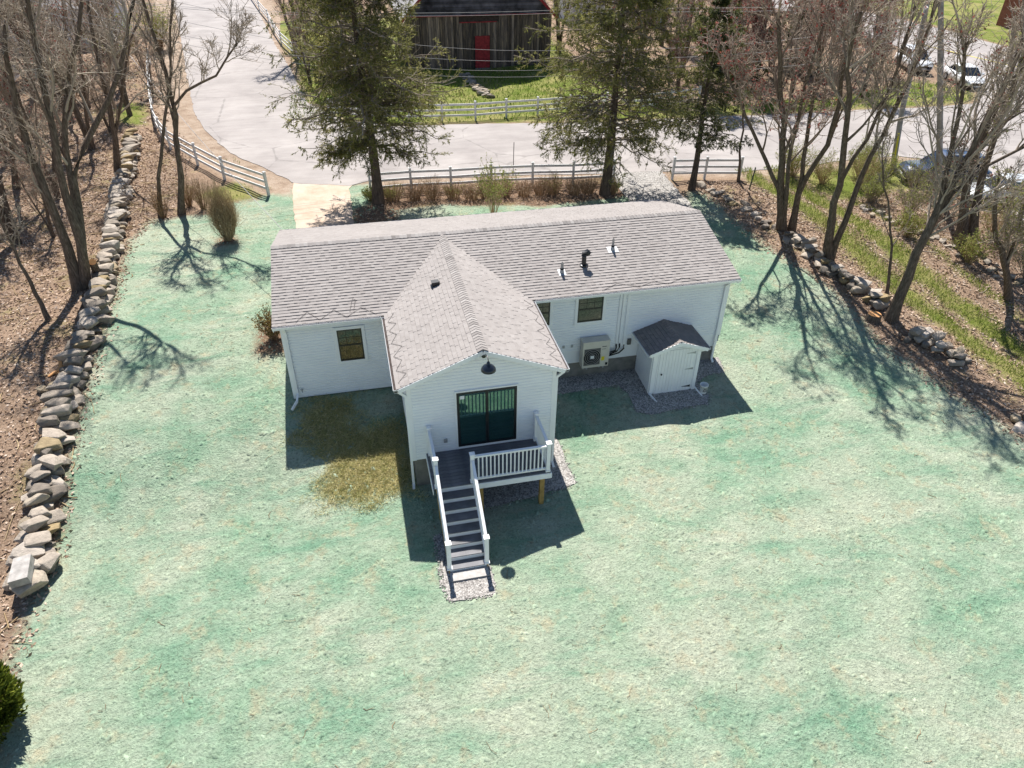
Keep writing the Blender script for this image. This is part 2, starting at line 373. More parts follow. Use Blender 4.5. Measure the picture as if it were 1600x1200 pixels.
GRASS = [[(-1, 33.5), (3, 33), (8, 31), (13, 30.6), (21, 29.5), (36, 28.8), (52, 28.6), (54, 31), (53, 35.5), (49, 35), (44, 32.5), (34, 31.5), (27, 33), (25, 40), (26, 75), (-4, 75), (-2, 62), (0, 50)],
         [(-3.5, 18.6), (-1.3, 19.3), (-1.2, 20.4), (-3.2, 21.6), (-5.2, 20.2)], [(-10.4, 34), (-11.2, 40), (-13, 42), (-13, 38), (-12, 35)],
         [(71.5, 46), (120, 40), (120, 110), (72, 110), (72.6, 55)], [(-5, 26.8), (-3.2, 25.4), (-3.4, 24.2), (-5.4, 25.8)], [(29.5, 12.5), (38, 13), (38.4, 17.6), (29, 16.8)]]
def track_sd(P):
    x, y = P[:, 0], P[:, 1]; s = np.full(len(P), -9.)
    for x0, wd in ((26.75, .5), (28.45, .55), (30.4, .05)):
        xc = x0+(11-y)*.045+np.where(y < 4, (4-y)*.02, 0); s = np.maximum(s, wd-np.abs(x-xc))
    return np.where((y < 18) & (y > -40), s, -9)
PATCHES = [[(.35, -1.6), (.9, .0), (2.0, -.2), (1.9, -1.3), (2.4, -1.6), (3.7, -1.5), (3.85, -4.1), (2.2, -4.5), (1.0, -4.0), (1.5, -2.3)]]
BEDS = [[(2.9, 13.6), (2.9, 16.2), (4.4, 17.3), (5.4, 16.6), (5.3, 13.8)], [(4.2, 15.9), (4.2, 19.2), (18.1, 18.3), (18.1, 15.2), (13, 14.9), (8, 16.1)], [(-1.3, 2.9), (-1.2, 5.0), (.15, 5.2), (.15, 2.8)], [(-3.6, 13.1), (-3.7, 14.2), (-2.8, 14.4), (-2.6, 13.2)]]
def lines(parts):
    return np.concatenate([np.arange(a, b, s) for a, b, s in parts])
gx = lines([(-400, -60, 40), (-60, -24, 4), (-24, 42, .32), (42, 90, 3), (90, 401, 40)])
gy = lines([(-300, -60, 40), (-60, -20, 4), (-20, 36, .32), (36, 110, 2.5), (110, 501, 40)])
GX, GY = np.meshgrid(gx, gy); P2 = np.stack([GX.ravel(), GY.ravel()], 1)
lawn_sd = sdist(P2, LAWN); road_sd = np.maximum(sdist(P2, ROAD), sdist(P2, DRIVE))
Z = hgt(P2[:, 0], P2[:, 1])
dg = P2[:, 0]*.80+P2[:, 1]*.60
rut = .035*np.sin(dg*2.4)*sst(13, 17, P2[:, 0])*sst(1, -3, P2[:, 1])*(.6+.4*np.sin(P2[:, 0]*.6-P2[:, 1]*.8))
wob = rut+.035*np.sin(P2[:, 0]*1.7+1.3*np.sin(P2[:, 1]*.9))*np.sin(P2[:, 1]*1.3+.6*np.sin(P2[:, 0]*.7))+.02*np.sin(P2[:, 0]*3.1-P2[:, 1]*1.1)
near_house = sst(-.5, 1.5, -sdist(P2, [(-.2, -1.6), (3.4, -1.6), (3.4, -9), (9.2, -9), (9.2, -2.6), (16.8, -2.6), (16.8, 8), (-.2, 8)]))
Z = Z+wob*near_house*(1-sst(-1.5, .2, road_sd))
# woods floor is a little humped on both sides
Z = Z+np.where(lawn_sd < 0, .12*np.sin(P2[:, 0]*.8+P2[:, 1]*.5)*sst(.5, 3, -lawn_sd)*sst(1, 4, -road_sd), 0)
nx, ny = len(gx), len(gy); idx = np.arange(nx*ny).reshape(ny, nx)
F = np.stack([idx[:-1, :-1].ravel(), idx[:-1, 1:].ravel(), idx[1:, 1:].ravel(), idx[1:, :-1].ravel()], 1)
ground = mesh_np('ground', np.c_[P2, Z], F, M['ground'], smooth=True)
tag(ground, 'seeded lawn, leaf litter and grass around the house', 'ground', kind='structure')
def vattr(name, v):
    a = ground.data.attributes.new(name, 'FLOAT', 'POINT'); a.data.foreach_set('value', np.clip(v, -6, 6).astype(np.float32))
grass_sd = np.max([sdist(P2, q) for q in GRASS]+[track_sd(P2)], 0)
vattr('lawn', lawn_sd); vattr('grass', grass_sd)
vattr('sand', np.where((P2[:, 0] < 4.5), 2.3, .9)+sdist(P2, ROAD)-np.where((P2[:, 1] > 27) & (P2[:, 0] > -2.5), 2.0, 0))
vattr('bed', np.max([sdist(P2, q) for q in BEDS], 0)); vattr('patch', np.max([sdist(P2, q) for q in PATCHES], 0))
def ground_z(x, y):
    i = min(max(np.searchsorted(gx, x)-1, 0), nx-2); j = min(max(np.searchsorted(gy, y)-1, 0), ny-2)
    Zr = Z.reshape(ny, nx); u = (x-gx[i])/(gx[i+1]-gx[i]); v = (y-gy[j])/(gy[j+1]-gy[j])
    return float((Zr[j, i]*(1-u)+Zr[j, i+1]*u)*(1-v)+(Zr[j+1, i]*(1-u)+Zr[j+1, i+1]*u)*v)
def ground_zv(x, y):
    i = np.clip(np.searchsorted(gx, x)-1, 0, nx-2); j = np.clip(np.searchsorted(gy, y)-1, 0, ny-2)
    Zr = Z.reshape(ny, nx); u = (x-gx[i])/(gx[i+1]-gx[i]); v = (y-gy[j])/(gy[j+1]-gy[j])
    return (Zr[j, i]*(1-u)+Zr[j, i+1]*u)*(1-v)+(Zr[j+1, i]*(1-u)+Zr[j+1, i+1]*u)*v

import bmesh
from mathutils.geometry import delaunay_2d_cdt
def sheet(name, poly, z, m, label, cat, res=None, rag=.0, follow=False):
    """polygon sheet with a ragged outline, a skirt down into the ground"""
    pts = []
    n = len(poly)
    for i in range(n):
        a, b = Vector(poly[i]), Vector(poly[(i+1) % n]); k = max(1, int((b-a).length/.5)) if rag else 1
        nrm = Vector((b.y-a.y, a.x-b.x)).normalized()
        for j in range(k):
            q = a.lerp(b, j/k)+nrm*random.uniform(-rag, rag); pts.append(q)
    npt = len(pts); co = list(pts)
    if follow:
        A = np.array([(p.x, p.y) for p in pts]); X, Y = np.meshgrid(np.arange(A[:, 0].min(), A[:, 0].max(), .35), np.arange(A[:, 1].min(), A[:, 1].max(), .35)); Q = np.stack([X.ravel(), Y.ravel()], 1)
        co += [Vector(q) for q in Q[sdist(Q, A) > .12]]
    r = delaunay_2d_cdt(co, [(i, (i+1) % npt) for i in range(npt)], [], 1, 1e-5)
    bm = bmesh.new(); vs = [bm.verts.new((p.x, p.y, 0)) for p in r[0]]
    for f in r[2]: bm.faces.new([vs[i] for i in f])
    for v in bm.verts: v.co.z = (ground_z(v.co.x, v.co.y)+z) if follow else z
    bmesh.ops.recalc_face_normals(bm, faces=bm.faces[:])
    if sum(f.normal.z for f in bm.faces) < 0: bmesh.ops.reverse_faces(bm, faces=bm.faces[:])
    ed = [e for e in bm.edges if e.is_boundary]; r = bmesh.ops.extrude_edge_only(bm, edges=ed)
    for v in r['geom']:
        if isinstance(v, bmesh.types.BMVert): v.co.z -= .12
    me = bpy.data.meshes.new(name); bm.to_mesh(me); bm.free(); me.materials.append(m)
    o = bpy.data.objects.new(name, me); COL.objects.link(o); return tag(o, label, cat, kind='structure')
sheet('road', ROAD, 1.03, M['asphalt'], 'pale worn asphalt road curving past the front of the house', 'road', rag=.07)
sheet('driveway', DRIVE, .022, M['drive'], 'sandy unpaved driveway between fence and house', 'driveway', rag=.05, follow=True)
sheet('front_path', PATH, .03, M['gravel'], 'pale crushed stone path from road to house front', 'path', rag=.08, follow=True)
SHEDBED = [(8.4, .35), (8.4, -.75), (9.7, -.5), (11.0, -.45), (11.9, -.5), (12.25, -1.0), (12.15, -2.0), (12.6, -2.25), (14.9, -2.15), (15.2, -1.7), (15.0, -.95), (15.5, -.55), (16.3, -.5), (16.5, .35)]
DECKBED = [(8.35, -1.0), (8.85, -1.4), (8.9, -2.5), (8.95, -5.05), (8.5, -5.2), (6.2, -5.5), (5.5, -5.5), (5.5, -4.2), (8.3, -4.2)]
STAIRBED = [(4.2, -6.3), (4.15, -8.2), (4.3, -8.7), (5.5, -8.72), (5.55, -8.1), (5.4, -6.3)]
for nm, pl, lb in (('gravel_bed', SHEDBED, 'crushed stone bed under the heat pump and shed'), ('gravel_bed', DECKBED, 'crushed stone strip under and beside the deck'), ('gravel_bed', STAIRBED, 'crushed stone pad at the foot of the stairs')):
    sheet(nm, pl, .03, M['gravel'], lb, 'gravel', rag=.07, follow=True)
mb = MB()   # white parking lines and road markings far right
for k in range(3): mb.beam((56+k*3.5, 23.5, 1.04), (58.2+k*3.5, 23.5, 1.04), .13, .01)
mb.beam((63, 50, 1.04), (66, 33, 1.04), .14, .01)
mb.build('road_marking', M['yellow']); tag(bpy.data.objects['road_marking'], 'painted lines on the far right road', 'road marking', kind='structure')

#=====HOUSE=====
L, RR, HE, HR = 16.468, 3.822, 3.828, 4.863
XL, XR, YE, HRE = 3.614, 8.606, -4.287, 4.825
XM = (XL+XR)/2; SM = (HR-HE)/RR; SE = (HRE-HE)/(XM-XL)
house = thing('house', (8, 3.5, .8), 'white single-storey house with grey shingle roof and rear wing', 'house')
WX0, WX1, WY0, WY1 = .22, 16.25, .30, 7.34
EX0, EX1, EY = 3.90, 8.32, -4.14

def siding(mb, A, B, z0, z1, nrm, clip=None, e=.108):
    A, B, nv = Vector((*A, 0)), Vector((*B, 0)), Vector((*nrm, 0)); z = z0
    while z < z1-.005:
        zt = min(z+e, z1); c0 = clip(z) if clip else (0, 1); c1 = clip(zt) if clip else (0, 1)
        if c0[1]-c0[0] > .004:
            p = [A.lerp(B, c0[0]), A.lerp(B, c0[1]), A.lerp(B, c1[1]), A.lerp(B, c1[0])]
            c2 = clip(z+(zt-z)*.68) if clip else (0, 1); m0, m1 = A.lerp(B, c2[0]), A.lerp(B, c2[1])
            lo, md, hi = nv*.030, nv*.027, nv*.003
            Z0, Zm, Z1 = Vector((0, 0, z)), Vector((0, 0, z+(zt-z)*.68)), Vector((0, 0, zt))
            mb.add([p[0]+lo+Z0, p[1]+lo+Z0, m1+md+Zm, m0+md+Zm, p[2]+hi+Z1, p[3]+hi+Z1, p[0]+Z0, p[1]+Z0], [(0, 1, 2, 3), (3, 2, 4, 5), (6, 7, 1, 0)])
        z = zt
def part(mb, name, m, parent=None, smooth=False): return mb.build(name, m, parent or house, smooth)
# solid cores, siding in front
mb = MB(); mb.box(WX0+.02, WX1-.02, WY0+.004, WY1-.004, .75, HE+.02); mb.box(EX0+.004, EX1-.004, EY+.004, WY0+.02, 1.0, HE+.02)
part(mb, 'wall', M['siding'])
mb = MB(); siding(mb, (WX0, WY0), (EX0, WY0), .72, HE-.02, (0, -1)); part(mb, 'siding', M['siding'])
mb = MB(); siding(mb, (EX1, WY0), (WX1, WY0), 1.28, HE-.02, (0, -1)); part(mb, 'siding', M['siding'])
mb = MB(); siding(mb, (WX1, WY1), (WX0, WY1), 1.1, HE-.02, (0, 1)); part(mb, 'siding', M['siding'])
mid = (WY0+WY1)/2
def gclip_main(z):
    if z <= HE-.05: return (0, 1)
    f = max(0, 1-(z-(HE-.05))/(HR-HE+.0))*.5; return (.5-f, .5+f)
for (x, A, B, nv) in ((WX0, (WX0, WY1), (WX0, WY0), (-1, 0)), (WX1, (WX1, WY0), (WX1, WY1), (1, 0))):
    mb = MB(); siding(mb, A, B, .95, HR-.1, nv, gclip_main); mb.prism([(x-nv[0]*.02, WY0, HE), (x-nv[0]*.02, WY1, HE), (x-nv[0]*.02, mid, HR-.1)], (-nv[0]*.05, 0, 0)); part(mb, 'gable_siding', M['siding'])
def gclip_ell(z):
    zb = HE-.02
    if z <= zb: return (0, 1)
    f = max(0, 1-(z-zb)/((EX1-EX0)/2*SE))*.5; return (.5-f, .5+f)
mb = MB(); siding(mb, (EX0, EY), (EX1, EY), 1.0, HRE-.06, (0, -1), gclip_ell); mb.prism([(EX0, EY+.02, HE), (EX1, EY+.02, HE), (XM, EY+.02, HRE-.1)], (0, .05, 0)); part(mb, 'gable_siding', M['siding'])
mb = MB(); siding(mb, (EX0, WY0), (EX0, EY), 1.0, HE-.02, (-1, 0)); part(mb, 'siding', M['siding'])
mb = MB(); siding(mb, (EX1, EY), (EX1, WY0), 1.0, HE-.02, (1, 0)); part(mb, 'siding', M['siding'])
mb = MB()
mb.box(WX0+.05, WX1-.03, WY0+.03, WY1-.03, -.9, .7605); mb.box(EX1-.5, WX1-.03, WY0+.031, WY1-.5, .7, 1.279)
part(mb, 'foundation', M['concrete'])
mb = MB(); mb.box(EX0+.04, EX1-.04, EY+.03, WY0+.2, -.9, 1.003); part(mb, 'foundation', M['concrete'])
# corner boards
for (x, y, z0) in ((WX0, WY0, .7), (WX1, WY0, 1.26), (WX0, WY1, .9), (WX1, WY1, 1.1), (EX0, EY, .98), (EX1, EY, .98)):
    mb = MB(); s = 1 if x in (WX0, EX0) else -1; t = 1 if y in (WY0, EY) else -1
    mb.prism([(x-s*.036, y-t*.036, z0), (x+s*.09, y-t*.036, z0), (x+s*.09, y, z0), (x, y, z0), (x, y+t*.09, z0), (x-s*.036, y+t*.09, z0)], (0, 0, HE-.03-z0)); part(mb, 'corner_board', M['trim'])
# roof decks with fascia and soffit
def roof_slab(name, poly, th=.10, m=None):
    mb = MB(); mb.prism([(p[0], p[1], p[2]-.006) for p in poly], (0, 0, -th)); return part(mb, name, m or M['trim'])
roof_b = roof_slab('roof', [(0, 0, HE), (L, 0, HE), (L, RR, HR), (0, RR, HR)], .10, M['shingle'])
roof_f = roof_slab('roof', [(0, RR+.0005, HR), (L, RR+.0005, HR), (L, 2*RR, HE), (0, 2*RR, HE)], .10, M['shingle'])
yj = RR*(HRE-HE)/(HR-HE)
roof_l = roof_slab('wing_roof', [(XL, YE, HE), (XM-.0005, YE, HRE), (XM-.0005, yj, HRE), (XL, -.001, HE)], .10, M['shingle'])
roof_r = roof_slab('wing_roof', [(XM+.0005, YE, HRE), (XR, YE, HE), (XR, -.001, HE), (XM+.0005, yj, HRE)], .10, M['shingle'])

def shingle_slope(mb, O, u, v, n, vlen, ranges, e=.142, start=0.):
    O, u, v, n = Vector(O), Vector(u).normalized(), Vector(v).normalized(), Vector(n).normalized(); j = 0; s = -.03
    while s < vlen:
        v0, v1 = s, min(s+e+.01, vlen)
        for (u0, u1) in ranges(max(s, 0), v1):
            p = u0-random.uniform(0, .2)
            patch = random.random()
            while p < u1:
                wd = random.uniform(.08, .19); a, b = max(p, u0), min(p+wd, u1); p += wd
                if b-a < .01: continue
                th = .018 if random.random() < .45 else .029
                t = min(1, max(0, random.gauss(.5, .075)))
                A, B = O+u*a, O+u*b
                q = [A+v*v0+n*th, B+v*v0+n*th, B+v*v1+n*.004, A+v*v1+n*.004, A+v*v0-n*.004, B+v*v0-n*.004]
                mb.add(q, [(0, 1, 2, 3), (4, 5, 1, 0), (4, 0, 3), (1, 5, 2)], t)
        s += e; j += 1
sl_main = math.hypot(RR, HR-HE); sl_ell = math.hypot(XM-XL, HRE-HE)
def rng_back(s, s1):
    y = s/sl_main*RR; xa = XL+y*SM/SE; xb = XR-y*SM/SE
    return [(0, L)] if y > yj else [(0, xa+.10), (xb-.10, L)]
mb = MB(); shingle_slope(mb, (0, 0, HE), (1, 0, 0), (0, RR, HR-HE), (0, -(HR-HE), RR), sl_main, rng_back); o = mb.build('shingles', M['shingle'], roof_b); tag(o, kind='stuff')
mb = MB(); shingle_slope(mb, (L, 2*RR, HE), (-1, 0, 0), (0, -RR, HR-HE), (0, HR-HE, RR), sl_main, lambda s, s1: [(0, L)]); o = mb.build('shingles', M['shingle'], roof_f); tag(o, kind='stuff')
def rng_ell(s, s1):
    dx = s/sl_ell*(XM-XL); return [(0, -YE+dx*SE/SM)]
mb = MB(); shingle_slope(mb, (XL, YE, HE), (0, 1, 0), (XM-XL, 0, HRE-HE), (-(HRE-HE), 0, XM-XL), sl_ell, rng_ell); o = mb.build('shingles', M['shingle'], roof_l); tag(o, kind='stuff')
mb = MB(); shingle_slope(mb, (XR, YE, HE), (0, 1, 0), (-(XM-XL), 0, HRE-HE), (HRE-HE, 0, XM-XL), sl_ell, rng_ell); o = mb.build('shingles', M['shingle'], roof_r); tag(o, kind='stuff')
# ridge caps
mb = MB(); x = 0
while x < L-.02:
    x1 = min(x+.17, L); t = random.gauss(.6, .2)
    mb.add([(x, RR-.15, HR-.15*SM+.036), (x1, RR-.15, HR-.15*SM+.022), (x1, RR, HR+.034), (x, RR, HR+.05), (x1, RR+.15, HR-.15*SM+.022), (x, RR+.15, HR-.15*SM+.036), (x, RR-.15, HR-.15*SM), (x, RR+.15, HR-.15*SM)], [(0, 1, 2, 3), (3, 2, 4, 5), (6, 0, 3), (3, 5, 7), (6, 3, 7)], t); x += .142
tag(mb.build('ridge_cap', M['shingle'], roof_b), kind='stuff')
mb = MB(); y = YE
while y < yj-.05:
    y1 = min(y+.17, yj); t = random.gauss(.6, .2); q = .16
    mb.add([(XM-q, y, HRE-q*SE+.036), (XM-q, y1, HRE-q*SE+.022), (XM, y1, HRE+.034), (XM, y, HRE+.052), (XM+q, y1, HRE-q*SE+.022), (XM+q, y, HRE-q*SE+.036), (XM-q, y, HRE-q*SE), (XM+q, y, HRE-q*SE)], [(3, 2, 1, 0), (5, 4, 2, 3), (3, 0, 6), (7, 5, 3), (7, 3, 6)], t); y += .142
tag(mb.build('ridge_cap', M['shingle'], roof_l), kind='stuff')
# rake boards on the wing gable and main gables
mb = MB(); mb.beam((XL+.02, YE-.012, HE-.065), (XM, YE-.012, HRE-.065), .022, .13); mb.beam((XM, YE-.013, HRE-.065), (XR-.02, YE-.013, HE-.065), .022, .13); part(mb, 'rake_board', M['trim'])
for x in (.014, L-.014):
    mb = MB(); mb.beam((x, .02, HE-.18), (x, RR, HR-.18), .022, .13); mb.beam((x+.001, RR, HR-.18), (x+.001, 2*RR-.02, HE-.18), .022, .13); part(mb, 'rake_board', M['trim'])
# gutters: open channels with dark inside
def gutter(a, b, out):
    a, b, ov = Vector(a), Vector(b), Vector(out); mb = MB()
    for (o0, z0, o1, z1) in ((.004, -.015, .004, -.115), (.004, -.115, .085, -.115), (.085, -.115, .115, -.01)):
        mb.prism([a+ov*o0+Vector((0, 0, z0)), a+ov*o1+Vector((0, 0, z1)), a+ov*(o1+.006)+Vector((0, 0, z1-.004)), a+ov*(o0+.006)+Vector((0, 0, z0-.004))], b-a)
    for e in (a, b): mb.prism([e+ov*.004+Vector((0, 0, -.015)), e+ov*.004+Vector((0, 0, -.115)), e+ov*.088+Vector((0, 0, -.115)), e+ov*.118+Vector((0, 0, -.012))], (b-a).normalized()*.004)
    o = part(mb, 'gutter', M['trim'])
    mb = MB(); mb.prism([a+ov*.013+Vector((0, 0, -.05)), a+ov*.013+Vector((0, 0, -.108)), a+ov*.085+Vector((0, 0, -.108)), a+ov*.098+Vector((0, 0, -.05))], b-a); mb.build('dark_brown_fill', M['gutter_in'], o)  # dark brown fill in the lower half of the channel
    return o
gutter((0, 0, HE), (XL-.14, 0, HE), (0, -1, 0)); gutter((XR+.14, 0, HE), (L, 0, HE), (0, -1, 0))
gutter((XL, YE+.01, HE), (XL, -.12, HE), (-1, 0, 0)); gutter((XR, YE+.01, HE), (XR, -.12, HE), (1, 0, 0))
gutter((0, 2*RR, HE), (L, 2*RR, HE), (0, 1, 0))
def downspout(pts):
    mb = MB()
    for a, b in zip(pts[:-1], pts[1:]): mb.beam(a, b, .075, .06, (0.01, 1, .02))
    part(mb, 'downspout', M['trim'])
downspout([(.34, -.06, HE-.10), (.34, .22, HE-.38), (.34, .22, .95), (.30, -.02, .78), (.12, -.32, .66)])
downspout([(16.1, -.06, HE-.10), (16.1, .22, HE-.38), (16.1, .22, .22), (16.1, .08, .12)])
downspout([(XL-.05, YE+.12, HE-.1), (EX0-.06, EY+.0, HE-.36), (EX0-.07, EY+.06, -.05), (EX0-.09, EY-.12, -.13)])
downspout([(XR+.05, YE+.12, HE-.1), (EX1+.06, EY+.0, HE-.34), (EX1+.07, EY+.06, .05), (EX1+.09, EY-.12, -.08)])
# windows
def window(x0, x1, z0, z1, y=WY0):
    mb = MB(); t = .105; yo, yi = y-.065, y-.002
    for b in ((x0-t, x1+t, z1, z1+t), (x0-t, x1+t, z0-t, z0)): mb.box(b[0], b[1], yo, yi, b[2], b[3])
    for b in ((x0-t, x0), (x1, x1+t)): mb.box(b[0], b[1], yo+.001, yi, z0, z1)
    win = part(mb, 'window', M['trim'])
    mb = MB(); f = .045; zm = (z0+z1)/2; ys = y-.06
    for b in ((x0, x1, z1-f, z1), (x0, x1, z0, z0+f*1.3), (x0, x1, zm-.028, zm+.028)): mb.box(b[0]+.001, b[1]-.001, ys, yi, b[2], b[3])
    for b in ((x0, x0+f), (x1-f, x1)): mb.box(b[0], b[1], ys-.001, yi, z0+.001, z1-.001)
    mb.build('frame', M['black'], win)
    for (a, b) in ((zm+.028, z1-f), (z0+f*1.3, zm-.028)):
        mb = MB(); mb.box(x0+f, x1-f, y-.046, y-.041, a, b); mb.build('pane', M['glass'], win)
    mb = MB(); wd = (x1-x0-2*f)/3
    for k in (1, 2): mb.box(x0+f+wd*k-.008, x0+f+wd*k+.008, y-.054, y-.0465, zm+.028, z1-f)
    zz = (zm+.028+z1-f)/2; mb.box(x0+f, x1-f, y-.053, y-.0466, zz-.008, zz+.008); mb.build('muntin', M['black'], win)
window(1.97, 2.79, 2.05, 3.29); window(8.62, 9.38, 2.58, 3.60); window(10.42, 11.36, 2.54, 3.58)
# sliding door
sx0, sx1, sz0, sz1 = 5.304, 7.134, 1.325, 3.385
mb = MB()
for b in ((sx0-.05, sx1+.05, sz1, sz1+.05), (sx0-.05, sx1+.05, sz0-.08, sz0)): mb.box(b[0], b[1], EY-0.07, EY-.002, b[2], b[3])
for b in ((sx0-.05, sx0), (sx1, sx1+.05)): mb.box(b[0], b[1], EY-0.069, EY-.002, sz0, sz1)
door = part(mb, 'sliding_door', M['trim'])
mb = MB(); f = .075; xm = (sx0+sx1)/2
for b in ((sx0, sx1, sz1-f, sz1), (sx0, sx1, sz0, sz0+f)): mb.box(b[0]+.001, b[1]-.001, EY-0.076, EY-.003, b[2], b[3])
for b in ((sx0, sx0+f), (sx1-f, sx1), (xm-.045, xm+.045)): mb.box(b[0], b[1], EY-0.078, EY-.003, sz0+.001, sz1-.001)
mb.build('frame', M['black'], door)
for (a, b, yy) in ((sx0+f, xm-.045, .058), (xm+.045, sx1-f, .048)):
    mb = MB(); mb.box(a, b, EY-yy, EY-yy+.006, sz0+f, sz1-f); mb.build('pane', M['doorglass'], door)
mb = MB(); mb.box(xm-.02, xm+.01, EY-0.105, EY-0.08, 2.2, 2.5); mb.build('handle', M['black'], door)
mb = MB(); mb.box(sx0+f+.03, sx0+f+.16, EY-0.065, EY-0.0585, sz1-f-.17, sz1-f-.05); mb.build('sticker', M['paper'], door)
# roof penetrations
def slope_z(y): return HE+SM*y
def pipe_vent(x, y, hh, r, wide):
    z = slope_z(y); mb = MB(); w2 = wide
    mb.prism([(x-w2, y-.16, slope_z(y-.16)+.03), (x+w2, y-.16, slope_z(y-.16)+.03), (x+w2, y+.16, slope_z(y+.16)+.03), (x-w2, y+.16, slope_z(y+.16)+.03)], (0, 0, -.004)); mb.lathe([(.085, .02), (.07, .10), (r+.008, .16)], (x, y, z), 14)
    o = part(mb, 'pipe_flashing', M['galv'])
    mb = MB(); mb.lathe([(r+.02, .14), (r+.02, .2), (r, .2)], (x, y, z), 14); mb.build('collar', M['rubber'], o)
    mb = MB(); mb.lathe([(r, .15), (r, hh), (r*.75, hh), (r*.7, hh-.1), (0, hh-.1)], (x, y, z), 14); mb.build('pipe', M['pvc'], o)
pipe_vent(10.02, 1.14, .42, .05, .13); pipe_vent(12.23, 2.06, .46, .042, .20)
x, y = 10.92, 1.40; z = slope_z(y); mb = MB()
mb.lathe([(.16, .015), (.155, .05), (.10, .07)], (x, y, z), 16); mb.tube([(x, y, z+.03), (x-.01, y, z+.3), (x-.01, y, z+.42)], .085, 14)
mb.tube([(x-.02, y, z+.40), (x-.01, y-.01, z+.50), (x+.07, y-.02, z+.54), (x+.15, y-.03, z+.46)], [.10, .115, .115, .10], 14); part(mb, 'exhaust_vent', M['black'], smooth=False)
x, y = 5.40, .40; zz = HE+SE*(x-XL); mb = MB()
mb.prism([(x-.17, y-.13, zz-.17*SE+.035), (x-.17, y+.13, zz-.17*SE+.035), (x+.14, y+.10, zz+.14*SE+.035), (x+.14, y-.10, zz+.14*SE+.035)], (0, 0, -.004))
mb.prism([(x-.12, y-.11, zz+.0), (x-.15, y-.11, zz+.14), (x+.1, y-.11, zz+.16), (x+.13, y-.11, zz+.07)], (0, .22, 0)); part(mb, 'roof_vent', M['black'])
# heating cable zigzag along the eaves
def cable(pts, nm='heat_cable'):
    mb = MB(); mb.tube(pts, .0065, 5); part(mb, nm, M['cable'])
def zig_main(x0, x1, step, amp):
    p = []; x = x0; up = 0
    while x < x1:
        y = amp*random.uniform(.75, 1.1) if up else .05; p.append((x, y, slope_z(y)+.032)); x += step*random.uniform(.85, 1.2); up ^= 1
    return p
cable(zig_main(.75, 3.5, .42, .42)); cable([(2.5, .30, slope_z(.3)+.033), (2.62, .85, slope_z(.85)+.033), (2.72, .80, slope_z(.8)+.033), (2.63, .33, slope_z(.33)+.033)]); cable(zig_main(11.2, 15.6, .62, .30))
def zig_ell(side):
    p = []; y = YE+.25; up = 0
    while y < -.1:
        d = .34*random.uniform(.7, 1.1) if up else .05; x = XL+d if side < 0 else XR-d; p.append((x, y, HE+SE*d+.034)); y += random.uniform(.26, .42); up ^= 1
    return p
cable(zig_ell(-1)); cable(zig_ell(1))
# wall fittings: line-set covers, junction box, outlets, tap
mb = MB()
for x in (11.98, 12.10): mb.box(x, x+.09, WY0-.075, WY0-.002, 1.42, HE-.09)
mb.box(12.28, 12.38, WY0-.07, WY0-.002, 1.34, HE-.09); part(mb, 'conduit', M['trim'])
mb = MB(); mb.box(12.46, 12.60, WY0-.09, WY0-.002, 1.34, 1.58); part(mb, 'junction_box', M['grille'])
for k, (a, b) in enumerate((((12.02, .24, 1.44), (11.75, .1, 1.18)), ((12.15, .24, 1.44), (11.75, .12, 1.08)), ((12.33, .24, 1.36), (11.75, .14, 1.0)))):
    mb = MB(); m_ = ((a[0]+b[0])/2+.1, .17, (a[2]+b[2])/2-.12); mb.tube([a, (a[0], .2, a[2]-.15), m_, b], .028, 8); part(mb, 'hose', M['rubber'])
for (x, z) in ((10.25, 1.5), (9.93, 1.5)):
    mb = MB(); mb.box(x, x+.08, WY0-.06, WY0-.002, z, z+.1); part(mb, 'outlet', M['galv'])
mb = MB(); mb.box(4.86, 4.97, EY-.07, EY-.002, 1.56, 1.70); part(mb, 'outlet', M['galv'])
mb = MB(); mb.tube([(.52, .28, 1.08), (.52, .16, 1.08), (.52, .13, 1.02)], .02, 8); mb.lathe([(.05, -.01), (.05, .01)], (.52, .17, 1.12), 10); part(mb, 'tap', M['galv'])

# ------------------------------------------------------------ barn-style wall lamp
lamp = thing('wall_lamp', (6.19, -4.16, 4.30), 'dark blue gooseneck barn lamp on the rear gable', 'lamp')
mb = MB(); mb.tube([(6.15, EY-.015, 4.56), (6.15, EY-.05, 4.56)], .065, 16); mb.build('wall_plate', M['black'], lamp)
mb = MB(); mb.tube([(6.15, EY-.03, 4.56), (6.15, EY-.15, 4.66), (6.15, EY-.34, 4.81), (6.155, EY-.52, 4.88), (6.16, EY-.63, 4.85), (6.16, EY-.66, 4.77), (6.16, EY-.66, 4.68)], .013, 8); mb.build('arm', M['black'], lamp)
mb = MB(); mb.lathe([(.02, .14), (.045, .12), (.05, .06), (.09, .03), (.16, -.02), (.205, -.09), (.215, -.15), (.205, -.15), (.15, -.03), (.05, .02), (0, .03)], (6.16, EY-.66, 4.64), 24); mb.build('shade', M['darkmetal'], lamp, True)

